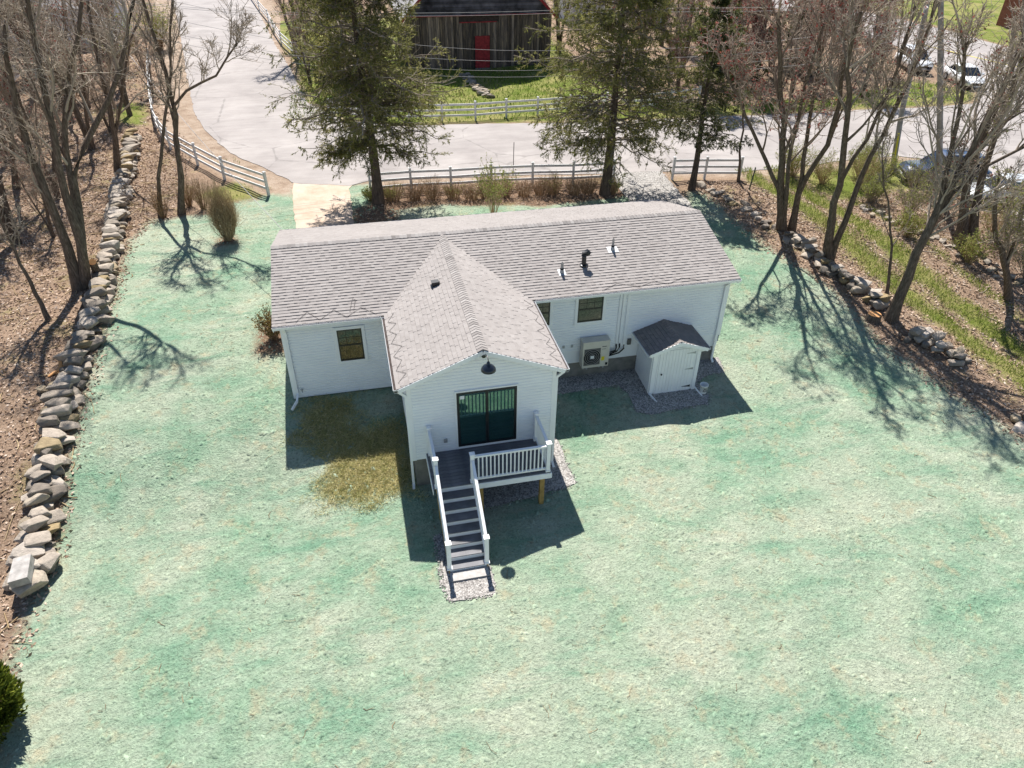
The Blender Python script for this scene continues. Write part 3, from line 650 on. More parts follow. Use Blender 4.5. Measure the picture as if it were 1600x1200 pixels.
# ------------------------------------------------------------ deck and stairs
deck = thing('deck', (6.1, -5.0, -.2), 'raised grey composite deck with white railings and stairs', 'deck')
DX0, DX1, DY0, DY1, DZ = 4.30, 7.86, -4.17, -5.78, 1.20
n = 11; bwid = (DY0-DY1)/n
me_board = None
for i in range(n):
    if me_board is None:
        mb = MB(); mb.box(0, DX1-DX0, -bwid+.004, -.004, -.028, 0); o = mb.build('board', M['deckgrey'], deck, off=(0, 0, 0)); me_board = o.data; o.location = Vector((DX0, DY0, DZ))-Vector(deck.location)
    else: inst('board', me_board, deck, (DX0, DY0-i*bwid, DZ))
for q in ((5.50, DX1+.015, DY1-.022, DY1-.001), ):
    mb = MB(); mb.box(q[0], q[1], q[2], q[3], DZ-.23, DZ-.03); mb.build('fascia', M['vinyl'], deck)
for x in (DX0-.02, DX1-.002):
    mb = MB(); mb.box(x, x+.02, DY1, DY0+.01, DZ-.23, DZ-.03); mb.build('fascia', M['vinyl'], deck)
for x in np.linspace(DX0+.1, DX1-.1, 9):
    mb = MB(); mb.box(x-.02, x+.02, DY1+.02, DY0, DZ-.225, DZ-.03); mb.build('joist', M['post_wood'], deck)
for (x, y) in ((5.72, -5.62), (7.62, -5.62), (4.50, -5.62)):
    mb = MB(); mb.cbox(x, y, -.4, DZ-.226, .14, .14); mb.build('support_post', M['post_wood'], deck)
def rail_post(x, y, z0, z1):
    mb = MB(); mb.cbox(x, y, z0, z1, .115, .115); p = mb.build('rail_post', M['vinyl'], deck)
    mb = MB(); mb.cbox(x, y, z1, z1+.03, .16, .16); mb.add([(x-.07, y-.07, z1+.03), (x+.07, y-.07, z1+.03), (x+.07, y+.07, z1+.03), (x-.07, y+.07, z1+.03), (x, y, z1+.07)], [(0, 1, 4), (1, 2, 4), (2, 3, 4), (3, 0, 4)]); mb.build('post_cap', M['vinyl'], p)
    mb = MB(); mb.cbox(x, y, z0, z0+.05, .15, .15); mb.build('post_skirt', M['vinyl'], p)
def railing(a, b, nb, top=.97, low=.10):
    a, b = Vector(a), Vector(b); d = b-a
    for zz, wd, ht in ((top, .085, .06), (low, .06, .06)):
        mb = MB(); mb.beam(a+Vector((0, 0, zz)), b+Vector((0, 0, zz)), wd, ht); mb.build('rail', M['vinyl'], deck)
    for k in range(nb):
        p = a+d*((k+1)/(nb+1)); mb = MB(); mb.box(p.x-.019, p.x+.019, p.y-.019, p.y+.019, p.z+low+.028, p.z+top-.028); mb.build('baluster', M['vinyl'], deck)
PX0, PX1, PX2, PY = 4.42, 5.48, 7.76, DY1+.08
for (x, y) in ((PX2, PY), (PX1, PY), (PX0, PY), (PX2, DY0-.07), (PX0, DY0-.07)): rail_post(x, y, DZ+.001, DZ+1.07)
railing((PX1+.06, PY, DZ), (PX2-.06, PY, DZ), 17); railing((PX2, PY+.06, DZ), (PX2, DY0-.13, DZ), 10); railing((PX0, PY+.06, DZ), (PX0, DY0-.13, DZ), 10)
NS = 8; rise = 1.40/NS; run = .285; SX0, SX1 = 4.47, 5.43
for i in range(1, NS):
    zt = DZ-i*rise; yb = DY1-(i-1)*run
    for q in range(2):
        mb = MB(); mb.box(SX0-.05, SX1+.05, yb-(q+1)*.1475-.004 if q else yb-.1415, yb-q*.1475+.003, zt-.026, zt); mb.build('tread', M['deckgrey'], deck)
for i in range(0, NS):
    zt = DZ-i*rise; yb = DY1-i*run
    mb = MB(); mb.box(SX0-.045, SX1+.045, yb+.004, yb+.02, zt-rise+.001, zt-.027); mb.build('riser', M['vinyl'], deck)
for x in (SX0-.075, SX1+.05):
    mb = MB(); a = (0, DY1, DZ-.03); yb = DY1-(NS-1)*run
    mb.prism([(x, DY1, DZ-.2), (x, DY1, DZ-.52), (x, yb-.02, -.22), (x, yb-.02, DZ-(NS-1)*rise-.03)], (.024, 0, 0)); mb.build('stringer', M['post_wood'], deck)
yb = DY1-(NS-1)*run
for x in (PX0, PX1): rail_post(x, yb+.04, DZ-(NS-1)*rise+.001, DZ-(NS-1)*rise+1.02)
for x in (PX0, PX1):
    a = Vector((x, DY1, DZ-.06)); b = Vector((x, yb+.10, DZ-(NS-1)*rise+.02))
    for zz, wd, ht in ((.93, .085, .06), (.12, .06, .05)):
        mb = MB(); mb.beam(a+Vector((0, 0, zz)), b+Vector((0, 0, zz)), wd, ht); mb.build('stair_rail', M['vinyl'], deck)
    for k in range(13):
        p = a.lerp(b, (k+1)/14); mb = MB(); mb.box(p.x-.018, p.x+.018, p.y-.018, p.y+.018, p.z+.14, p.z+.90); mb.build('baluster', M['vinyl'], deck)
mb = MB(); mb.box(SX0-.06, SX1+.06, yb-.34, yb-.002, -.19, -.115); mb.build('bottom_step', M['pvc'], deck)

# ------------------------------------------------------------ heat pump
hp = thing('heat_pump', (11.1, 0, .6), 'beige heat pump with round fan grille mounted on rear wall', 'heat pump')
hx0, hx1, hy0, hy1, hz0, hz1 = 10.60, 11.62, -.14, .21, .76, 1.86
mb = MB(); mb.box(hx0, hx1, hy0, hy1, hz0, hz1); mb.box(hx0-.012, hx1+.012, hy0-.012, hy1+.01, hz1, hz1+.03); mb.build('casing', M['beige'], hp)
cx, cz = hx0+.36, hz0+.47
mb = MB(); mb.box(hx0+.05, hx0+.68, hy0-.006, hy0-.001, cz-.36, cz+.36); mb.build('fan_opening', M['grille'], hp)
for r in (.33, .26, .19, .12):
    mb = MB(); mb.tube([(cx+r*math.cos(a), hy0-.022, cz+r*math.sin(a)) for a in np.linspace(0, 2*math.pi, 29)], .008, 5, False); mb.build('grille_ring', M['pvc'], hp)
mb = MB(); mb.tube([(cx, hy0-.0062, cz), (cx, hy0-.014, cz)], .31, 28); mb.build('fan_shroud', M['rubber'], hp)
mb = MB(); mb.box(cx-.07, cx+.07, hy0-.036, hy0-.030, cz-.06, cz+.07); mb.build('hub_plate', M['paper'], hp)
mb = MB(); mb.box(hx0+.73, hx0+.85, hy0-.005, hy0-.001, hz0+.26, hz0+.44); mb.build('sticker', M['yellow'], hp)
mb = MB(); mb.box(hx0+.73, hx0+.90, hy0-.005, hy0-.001, hz0+.86, hz0+.89); mb.box(hx0+.73, hx0+.88, hy0-.005, hy0-.001, hz0+.76, hz0+.775); mb.build('nameplate', M['grille'], hp)
mb = MB(); mb.box(hx1-.12, hx1-.03, hy0-.006, hy0-.001, hz0+.05, hz0+.16); mb.build('service_port', M['rubber'], hp)
for x in (hx0+.16, hx1-.22):
    mb = MB(); mb.box(x, x+.05, hy0-.02, .30, hz0-.05, hz0-.001); mb.box(x+.001, x+.049, .22, .299, hz0-.3, hz0-.051); mb.build('bracket', M['galv'], hp)

# ------------------------------------------------------------ shed
shed = thing('shed', (13.8, -.4, -.05), 'small white utility shed with shingle roof against rear wall', 'shed')
qx0, qx1, qy0, qy1, qz0, qze = 12.95, 14.70, -1.20, .28, -.12, 1.80
qm = (qx0+qx1)/2; qs = .34
mb = MB(); mb.box(qx0, qx1, qy0, qy1, qz0, qze+.1); mb.prism([(qx0, qy0, qze+.1), (qx1, qy0, qze+.1), (qm, qy0, qze+.1+.8*qs)], (0, qy1-qy0, 0)); mb.build('wall', M['siding'], shed)
mb = MB(); siding(mb, (qx0, qy1), (qx0, qy0), qz0, qze+.05, (-1, 0)); mb.build('siding', M['siding'], shed); mb = MB(); siding(mb, (qx1, qy0), (qx1, qy1), qz0, qze+.05, (1, 0)); mb.build('siding', M['siding'], shed)
for x in (qx0-.04, qx1-.09):
    mb = MB(); mb.box(x, x+.13, qy0-.045, qy0-.001, qz0, qze+.02); mb.build('corner_board', M['trim'], shed)
dz0, dz1, dx0, dx1 = -.04, 1.86, 13.16, 14.50
mb = MB(); mb.box(dx0-.05, dx0-.004, qy0-.022, qy0-.001, dz0, dz1+.06); mb.box(dx1+.004, dx1+.05, qy0-.022, qy0-.001, dz0, dz1+.06); mb.box(dx0-.004, dx1+.004, qy0-.022, qy0-.001, dz1+.008, dz1+.06); mb.build('door_frame', M['trim'], shed)
mb = MB(); mb.box(dx0, dx1, qy0-.012, qy0-.001, dz0, dz1); dr = mb.build('door', M['pvc'], shed)
npl = 11; pw = (dx1-dx0)/npl
for k in range(npl):
    mb = MB(); mb.box(dx0+k*pw+.004, dx0+(k+1)*pw-.004, qy0-.030, qy0-.0125, dz0+.003, dz1-.003); mb.build('plank', M['trim'], dr)
mb = MB(); mb.tube([(dx0+.13, qy0-.03, .86), (dx0+.13, qy0-.08, .86)], [.02, .035], 12); mb.build('knob', M['black'], dr)
for z, mm in ((1.65, 'galv'), (.95, 'galv'), (.16, 'black')):
    mb = MB(); mb.prism([(dx1+.04, qy0-.034, z-.05), (dx1+.04, qy0-.034, z+.05), (dx1-.08, qy0-.034, z+.03), (dx1-.30, qy0-.034, z+.008), (dx1-.30, qy0-.034, z-.008), (dx1-.08, qy0-.034, z-.03)], (0, .003, 0)); mb.build('hinge', M[mm], dr)
ov = .26; ry0, ry1 = qy0-.16, .27; zE = qze+.14-ov*qs; zR = zE+(qm-qx0+ov)*qs
rfs = []
for s in (-1, 1):
    xe = qm+s*(qm-qx0+ov); mb = MB()
    P = [(xe, ry0, zE), (qm+s*.0005, ry0, zR), (qm+s*.0005, ry1, zR), (xe, ry1, zE)]
    mb.prism([(a, b, c-.006) for a, b, c in (P if s < 0 else P[::-1])], (0, 0, -.07)); ro = mb.build('roof', M['trim'], shed); rfs.append(ro)
    mb = MB(); ln = math.hypot(qm-xe, zR-zE)
    if s < 0: shingle_slope(mb, (xe, ry0, zE), (0, 1, 0), (qm-xe, 0, zR-zE), (-(zR-zE), 0, qm-xe), ln, lambda a, b: [(-.02, ry1-ry0)])
    else: shingle_slope(mb, (xe, ry1, zE), (0, -1, 0), (qm-xe, 0, zR-zE), (zR-zE, 0, -(qm-xe)), ln, lambda a, b: [(0, ry1-ry0+.02)])
    tag(mb.build('shingles', M['shingle2'], ro), kind='stuff')
    mb = MB(); mb.beam((xe-s*.02, ry0-.012, zE-.05), (qm, ry0-.012-(.001 if s > 0 else 0), zR-.05), .022, .13); mb.build('rake_board', M['trim'], shed)
    mb = MB()
    for (o0, z0_, o1, z1_) in ((.004, -.01, .004, -.075), (.004, -.075, .06, -.075), (.06, -.075, .075, -.005)):
        mb.prism([(xe+s*o0, ry0, zE+z0_), (xe+s*o1, ry0, zE+z1_), (xe+s*(o1+.006), ry0, zE+z1_-.003), (xe+s*(o0+.006), ry0, zE+z0_-.003)], (0, ry1-ry0, 0))
    mb.build('gutter', M['trim'], shed)
    xd = qx0-.05 if s < 0 else qx1+.05
    mb = MB(); pts = [(xe+s*.035, ry0+.06, zE-.08), (xd, qy0+.05, zE-.22), (xd, qy0+.05, .06), (xd+s*-.02 + (.14 if s > 0 else .14), qy0-.48, -.06)]
    for a, b in zip(pts[:-1], pts[1:]): mb.beam(a, b, .055, .045, (.01, 1, .02))
    mb.build('downspout', M['trim'], shed)
mb = MB(); y = ry0
while y < ry1-.05:
    y1 = min(y+.17, ry1); q = .13; t = random.gauss(.6, .2)
    mb.add([(qm-q, y, zR-q*qs+.034), (qm-q, y1, zR-q*qs+.02), (qm, y1, zR+.03), (qm, y, zR+.048), (qm+q, y1, zR-q*qs+.02), (qm+q, y, zR-q*qs+.034), (qm-q, y, zR-q*qs), (qm+q, y, zR-q*qs)], [(3, 2, 1, 0), (5, 4, 2, 3), (3, 0, 6), (7, 5, 3), (7, 3, 6)], t); y += .142
tag(mb.build('ridge_cap', M['shingle2'], rfs[0]), kind='stuff')

# ------------------------------------------------------------ bucket beside the shed
bx, by = 14.98, -1.50; bz = ground_z(bx, by)+.035
bu = thing('bucket', (bx, by, bz), 'white plastic bucket with dark print beside the shed door', 'bucket')
mb = MB(); mb.lathe([(0, 0), (.125, 0), (.13, .02), (.148, .32), (.16, .32), (.16, .37), (.15, .37), (.138, .34), (.118, .03), (0, .03)], (bx, by, bz), 24); mb.build('tub', M['bucket'], bu, True)
mb = MB()
for zz, a0, a1 in ((.10, -2.2, -1.0), (.15, -2.15, -1.05), (.22, -2.0, -1.2)):
    aa = np.linspace(a0, a1, 9); rr = .1335+.018*(zz-.02)/.3
    for q in range(8):
        if q % 3 == 2: continue
        mb.add([(bx+rr*math.cos(aa[q]), by+rr*math.sin(aa[q]), bz+zz), (bx+rr*math.cos(aa[q+1]), by+rr*math.sin(aa[q+1]), bz+zz), (bx+(rr+.003)*math.cos(aa[q+1]), by+(rr+.003)*math.sin(aa[q+1]), bz+zz+.04), (bx+(rr+.003)*math.cos(aa[q]), by+(rr+.003)*math.sin(aa[q]), bz+zz+.04)], [(0, 1, 2, 3)])
mb.build('printing', M['print'], bu)
mb = MB(); mb.tube([(bx+.165*math.cos(a), by-.07*math.sin(a)-.02, bz+.33-.10*math.sin(a)) for a in np.linspace(0, math.pi, 12)], .006, 6); mb.build('handle', M['galv'], bu)

#=====FENCES=====
def fence(pts, label, hgt_=1.32, rails=(.45, .82, 1.19), rail_h=.13, ends=True, group='white three-rail fences', zbase=None, lean=0.):
    p0 = pts[0]; z0 = ground_z(*p0) if zbase is None else zbase
    f = thing('rail_fence', (p0[0], p0[1], z0), label, 'fence', group)
    zs = []
    for i, (x, y) in enumerate(pts):
        z = ground_z(x, y) if zbase is None else zbase; zs.append(z)
        d = Vector(pts[min(i+1, len(pts)-1)])-Vector(pts[max(i-1, 0)]); a = math.atan2(d.y, d.x)
        lx, ly = random.uniform(-lean, lean), random.uniform(-lean, lean)
        mb = MB(); mb.cbox(0, 0, -.25, hgt_, .125, .125); o = mb.build('post', M['fence'], f, off=(0, 0, 0)); o.location = Vector((x, y, z))-Vector(f.location); o.rotation_euler = (lx, ly, a)
        mb = MB(); mb.cbox(0, 0, hgt_+.001, hgt_+.02, .16, .16); mb.add([(-.07, -.07, hgt_+.02), (.07, -.07, hgt_+.02), (.07, .07, hgt_+.02), (-.07, .07, hgt_+.02), (0, 0, hgt_+.065)], [(0, 1, 4), (1, 2, 4), (2, 3, 4), (3, 0, 4)])
        c = mb.build('post_cap', M['fence'], o, off=(0, 0, 0))
    for i in range(len(pts)-1):
        a, b = Vector((*pts[i], zs[i])), Vector((*pts[i+1], zs[i+1]))
        for r in rails:
            mb = MB(); j = random.uniform(-.012, .012); mb.beam(a+Vector((0, 0, r-.06)), b+Vector((0, 0, r-.06+j)), .045, rail_h); mb.build('rail', M['fence'], f)
    return f
fence([(-1.43, 19.34), (-3.97, 22.08), (-5.77, 24.98), (-7.77, 28.3), (-8.7, 31.0), (-9.48, 33.64), (-10.2, 37.0), (-10.89, 40.59), (-11.5, 44), (-12.2, 48), (-13.18, 54.18)], 'white rail fence curving left of the driveway beside the woods', lean=.02)
fence([(4.1, 18.32), (6.34, 18.26), (8.58, 18.21), (10.87, 18.05), (13.24, 17.88), (15.58, 17.62), (17.97, 17.5)], 'long white rail fence behind the dry hedge, between the two spruces', lean=.012)
fence([(21.52, 17.16), (23.43, 16.89), (25.44, 16.48)], 'short white rail fence right of the crushed stone path', lean=.012)
fence([(2.2, 33.9), (5.0, 32.6), (7.69, 31.7), (10.0, 31.4), (12.4, 31.3), (14.7, 31.5), (17.11, 31.69), (19.6, 31.7), (22.4, 31.6), (25.06, 31.55), (27.5, 31.7), (29.9, 31.89)], 'white rail fence on the grass across the road before the barn', lean=.01)
fence([(.46, 49.65), (-.6, 54.8), (-1.96, 60.85), (-2.9, 67), (-3.76, 73.93), (-5.2, 82), (-7.14, 94.21)], 'white rail fence along the far right edge of the receding road', lean=.01)

#=====STONE WALLS=====
def stone_mesh(seed):
    r = np.random.default_rng(seed); n = 22
    v = r.normal(size=(n, 3)); v /= np.linalg.norm(v, axis=1)[:, None]
    v = np.sign(v)*np.abs(v)**.62; v *= r.uniform(.82, 1.08, (n, 1)); v *= .5
    bm = bmesh.new(); [bm.verts.new(q) for q in v]
    bmesh.ops.convex_hull(bm, input=bm.verts[:]); 
    for q in [x for x in bm.verts if not x.link_faces]: bm.verts.remove(q)
    bmesh.ops.dissolve_limit(bm, angle_limit=.22, verts=bm.verts[:], edges=bm.edges[:])
    bmesh.ops.bevel(bm, geom=bm.edges[:]+bm.verts[:], offset=.03, segments=1, affect='EDGES', clamp_overlap=True)
    me = bpy.data.meshes.new('stone'); bm.to_mesh(me); bm.free(); me.materials.append(M['stone']); return me
STONES = [stone_mesh(100+i) for i in range(14)]
def stone(parent, x, y, z, sx, sy, sz, rz=None, me=None):
    return inst('stone', me or random.choice(STONES), parent, (x, y, z), (random.uniform(-.25, .25), random.uniform(-.25, .25), random.uniform(0, 6.3) if rz is None else rz), (sx, sy, sz))
def stone_wall(pts, label, step=.40, layers=(2, 1), size=1., wd=.42, rough=1., group='dry stone walls'):
    P = [Vector(p) for p in pts]; wl = thing('stone_wall', (P[0].x, P[0].y, ground_z(P[0].x, P[0].y)), label, 'stone wall', group)
    for a, b in zip(P[:-1], P[1:]):
        n = max(1, round((b-a).length/step)); d = (b-a).normalized(); nv = Vector((-d.y, d.x)); ang = math.atan2(d.y, d.x)
        for i in range(n):
            c = a.lerp(b, (i+random.uniform(.2, .8))/n); z = ground_z(c.x, c.y)
            for li, cnt in enumerate(layers):
                cc = cnt if random.random() < .85 else max(1, cnt-1)
                for j in range(cc):
                    off = ((j-(cc-1)/2)*wd if cc > 1 else random.uniform(-.12, .12))+random.uniform(-.07, .07)*rough
                    q = c+nv*off+d*random.uniform(-.08, .08)
                    s = size*random.uniform(.8, 1.3)
                    stone(wl, q.x, q.y, z+.10*size+li*.24*size+random.uniform(-.03, .05), .64*s*random.uniform(.8, 1.2), .42*s*random.uniform(.75, 1.25), .25*s*random.uniform(.75, 1.3), ang+math.pi/2+random.uniform(-.5, .5))
    return wl
WL = [(-6.95, -5.6), (-7.05, -4.18), (-7.21, -2.79), (-7.29, -.61), (-7.47, 1.2), (-7.46, 2.53), (-7.42, 3.99), (-7.51, 6.71), (-7.91, 10.27), (-8.26, 13.68), (-9.01, 18.58), (-9.4, 21.45), (-9.77, 25.21), (-10.14, 28.26), (-10.6, 31.2)]
wl = stone_wall(WL, 'long dry stone wall between lawn and woods, left of the house', step=.43, layers=(2, 1), size=1.2, wd=.44)
# end block: a squared slab on the end of the wall
for (x, y, z, a, b, c, rz) in ((-6.75, -5.9, .12, 1.0, .7, .5, .3), (-6.45, -5.3, .10, .8, .6, .5, 1.2)): stone(wl, x, y, z, a, b, c, rz)
mb = MB(); mb.prism([(-.23, -.42, 0), (.24, -.40, 0), (.22, .42, 0), (-.21, .40, 0)], (0, 0, .26)); o = mb.build('squared_stone', M['palestone'], wl, off=(0, 0, 0)); o.location = Vector((-6.85, -5.75, .34))-Vector(wl.location); o.rotation_euler = (.05, -.04, .12)
stone_wall([(22.9, 15.2), (23.5, 13.2), (23.75, 11.2), (23.94, 9.4)], 'half-buried flat stones at the lawn edge behind the house right end', step=.55, layers=(2,), size=.85, rough=2.5)
WR = [(23.94, 8.64), (24.46, 7.69), (24.43, 5.6), (24.88, 4.16), (25.16, 2.83), (25.35, 2.1)]
stone_wall(WR, 'tumbled stone wall along the right edge of the seeded lawn', step=.40, layers=(2, 1), size=1., wd=.42)
stone_wall([(25.2, .4), (25.51, -.4), (25.96, -1.6), (26.0, -2.3)], 'low scattered stone pile right of the leaning maple', step=.5, layers=(2, 1), size=1.0, rough=3, group='dry stone walls')
stone_wall([(25.3, -5.2), (25.9, -6.4)], 'few flat stones at the right edge of the lawn', step=.5, layers=(2,), size=1.2, rough=2)
stone_wall([(30.03, 11.53), (30.5, 9.38), (31.16, 8.18), (32.0, 6.8), (32.19, 4.26), (32.83, 2.51)], 'broken stone wall beyond the grassy track, below the parked cars', step=.5, layers=(2,), size=.75, rough=5)
stone_wall([(13.79, 44.28), (14.2, 40.5), (14.63, 37.26)], 'low dark stone wall on the grass before the barn', step=.42, layers=(2,), size=1.0)
for i, (x, y, s, lb) in enumerate(((22.6, 15.6, .75, 'pale boulder between the fence and the small conifer'), (24.75, -.1, .42, 'single pale stone on leaf litter near the cut stump'), (-8.35, 2.3, .45, 'grey flat stone on leaf litter left of the stone wall'), (-7.95, 2.5, .5, 'rounded brown stone close beside the left stone wall'))):
    o = inst('boulder', STONES[i+3], None, (x, y, ground_z(x, y)+.12*s), (0, 0, i*1.1), (s, s*.8, s*.6)); tag(o, lb, 'boulder', 'loose boulders')

#=====TREES=====
def tubes(P, Rd, n):
    """P (B,k,3), Rd (B,k) -> verts, quads"""
    B, k, _ = P.shape
    T = np.empty_like(P); T[:, 1:-1] = P[:, 2:]-P[:, :-2]; T[:, 0] = P[:, 1]-P[:, 0]; T[:, -1] = P[:, -1]-P[:, -2]
    T /= np.linalg.norm(T, axis=2, keepdims=True)+1e-9
    ref = np.array([.31, .2, .93]); U = np.cross(T, ref); nn = np.linalg.norm(U, axis=2, keepdims=True)
    U = np.where(nn < .08, np.cross(T, np.array([1., 0, 0])), U); U /= np.linalg.norm(U, axis=2, keepdims=True)+1e-9; Vv = np.cross(T, U)
    a = np.arange(n)*2*np.pi/n
    ring = P[:, :, None, :]+Rd[:, :, None, None]*(U[:, :, None, :]*np.cos(a)[None, None, :, None]+Vv[:, :, None, :]*np.sin(a)[None, None, :, None])
    idx = np.arange(B*k*n).reshape(B, k, n); i2 = np.roll(idx, -1, axis=2)
    F = np.stack([idx[:, :-1], i2[:, :-1], i2[:, 1:], idx[:, 1:]], -1).reshape(-1, 4)
    return ring.reshape(-1, 3), F
def resample(pts, k):
    pts = np.array(pts, float); d = np.r_[0, np.cumsum(np.linalg.norm(np.diff(pts, axis=0), axis=1))]
    # catmull-rom-ish smoothing by dense linear then box filter
    t = np.linspace(0, d[-1], 60); q = np.stack([np.interp(t, d, pts[:, i]) for i in range(3)], 1)
    for _ in range(5): q[1:-1] = (q[:-2]+q[1:-1]*2+q[2:])/4
    return q[np.linspace(0, 59, k).round().astype(int)]
def grow(P, Rd, m, ratio, ang, up, r, tmin=.25, k=5, rs=.55, wig=.12, minlen=.15, bias=None):
    """m children on each branch of P"""
    B, kk, _ = P.shape; N = B*m
    t = r.uniform(tmin, .98, (B, m)); x = t*(kk-1); i = np.minimum(x.astype(int), kk-2); f = (x-i)[..., None]
    bi = np.arange(B)[:, None]; base = P[bi, i]*(1-f)+P[bi, i+1]*f; rad = Rd[bi, i]*(1-f[..., 0])+Rd[bi, i+1]*f[..., 0]
    tan = P[bi, i+1]-P[bi, i]; tan /= np.linalg.norm(tan, axis=2, keepdims=True)+1e-9
    ln = np.linalg.norm(np.diff(P, axis=1), axis=2).sum(1)[:, None]*np.ones((1, m))
    rv = r.normal(size=(B, m, 3))
    if bias is not None: rv = rv+np.array(bias)
    pr = rv-(rv*tan).sum(2, keepdims=True)*tan; pr /= np.linalg.norm(pr, axis=2, keepdims=True)+1e-9
    a = np.radians(r.normal(ang, 10, (B, m)))[..., None]
    d = np.cos(a)*tan+np.sin(a)*pr; d[..., 2] += up*.5; d /= np.linalg.norm(d, axis=2, keepdims=True)+1e-9
    Lr = np.maximum(ln*ratio*r.uniform(.55, 1.25, (B, m))*(1.25-.7*t), minlen)[..., None]
    s = np.linspace(0, 1, k); out = np.empty((B, m, k, 3)); cur = base.copy(); dd = d.copy(); out[:, :, 0] = cur
    for j in range(1, k):
        dd = dd+r.normal(size=dd.shape)*wig*1.6; dd[..., 2] += up*.28; dd /= np.linalg.norm(dd, axis=2, keepdims=True)+1e-9
        cur = cur+dd*Lr/(k-1); out[:, :, j] = cur
    r0 = np.minimum(rad*rs, Lr[..., 0]*.022)
    ro = r0[..., None]*(1-s*.72)
    return out.reshape(N, k, 3), ro.reshape(N, k)
def quads_at(C, D, ln, wd, r, spread=.0):
    """thin leaf triangles-> quads centred at C pointing D"""
    n = len(C); D = D+r.normal(size=D.shape)*spread; D /= np.linalg.norm(D, axis=1)[:, None]+1e-9
    X = np.cross(D, r.normal(size=D.shape)); X /= np.linalg.norm(X, axis=1)[:, None]+1e-9
    l = (ln*r.uniform(.6, 1.3, n))[:, None]; wv = (wd*r.uniform(.6, 1.3, n))[:, None]
    V = np.stack([C, C+D*l*.5+X*wv*.5, C+D*l, C+D*l*.5-X*wv*.5], 1).reshape(-1, 3)
    return V, np.arange(4*n).reshape(n, 4)
def bare_tree(name, stems, radii, label, seed, m=(9, 7, 6), ratio=(.42, .5, .5), ang=(42, 45, 45), up=(.5, .3, .12), group=None, twig='twig', buds=None, tmin=.4, cat='tree', bark='bark', thin=.008):
    r = np.random.default_rng(seed); b = stems[0][0]
    t = thing(name, b, label, cat, group); K = 12
    P = np.stack([resample(s, K) for s in stems]); P[:, 0, 2] -= .15
    P[:, 2:-1] += r.normal(size=P[:, 2:-1].shape)*.03
    s = np.linspace(0, 1, K); Rd = np.array(radii)[:, None]*(1-s*.66)[None]*(1+.55*np.exp(-s*14))[None]
    V, Fq = tubes(P, Rd, 10); mesh_np('trunk', V, Fq, M[bark], parent=t, smooth=True)
    p1, r1 = grow(P, Rd, m[0], ratio[0], ang[0], up[0], r, tmin, 7, .55, .09)
    tips = grow(P[:, -5:], Rd[:, -5:], 3, .9, 25, .5, r, .6, 7, .8, .08); p1 = np.concatenate([p1, tips[0]]); r1 = np.concatenate([r1, tips[1]])
    p2, r2_ = grow(p1, r1, m[1], ratio[1], ang[1], up[1], r, .25, 6, .6, .12)
    p3, r3 = grow(p2, r2_, m[2], ratio[2], ang[2], up[2], r, .2, 5, .65, .16)
    r2_ = np.maximum(r2_, thin*1.25); r3 = np.maximum(r3, thin)
    Vs, Fs, Ts = [], [], []; off = 0
    for (p, rd, n) in ((p1, np.maximum(r1, thin*1.6), 6), (p2, r2_, 4), (p3, r3, 3)):
        V, Fq = tubes(p, rd, n); Vs.append(V); Fs.append(Fq+off); off += len(V); q = len(Fq)//len(p); Ts.append(np.repeat(np.clip(r.normal(.55 if n < 6 else .35, .22, len(p)), 0, 1), q))
    tag(mesh_np('branches', np.concatenate(Vs), np.concatenate(Fs), M[twig], np.concatenate(Ts), t), kind='stuff')
    if buds:
        mt, ln, wd, frac = buds; q = r.choice(len(p3), int(len(p3)*frac)); j = r.integers(2, 5, len(q)); C = p3[q, j]; D = r.normal(size=C.shape)
        V, Fq = quads_at(C, D, ln, wd, r); tag(mesh_np('buds', V, Fq, M[mt], r.uniform(0, 1, len(Fq)), t), kind='stuff')
    return t
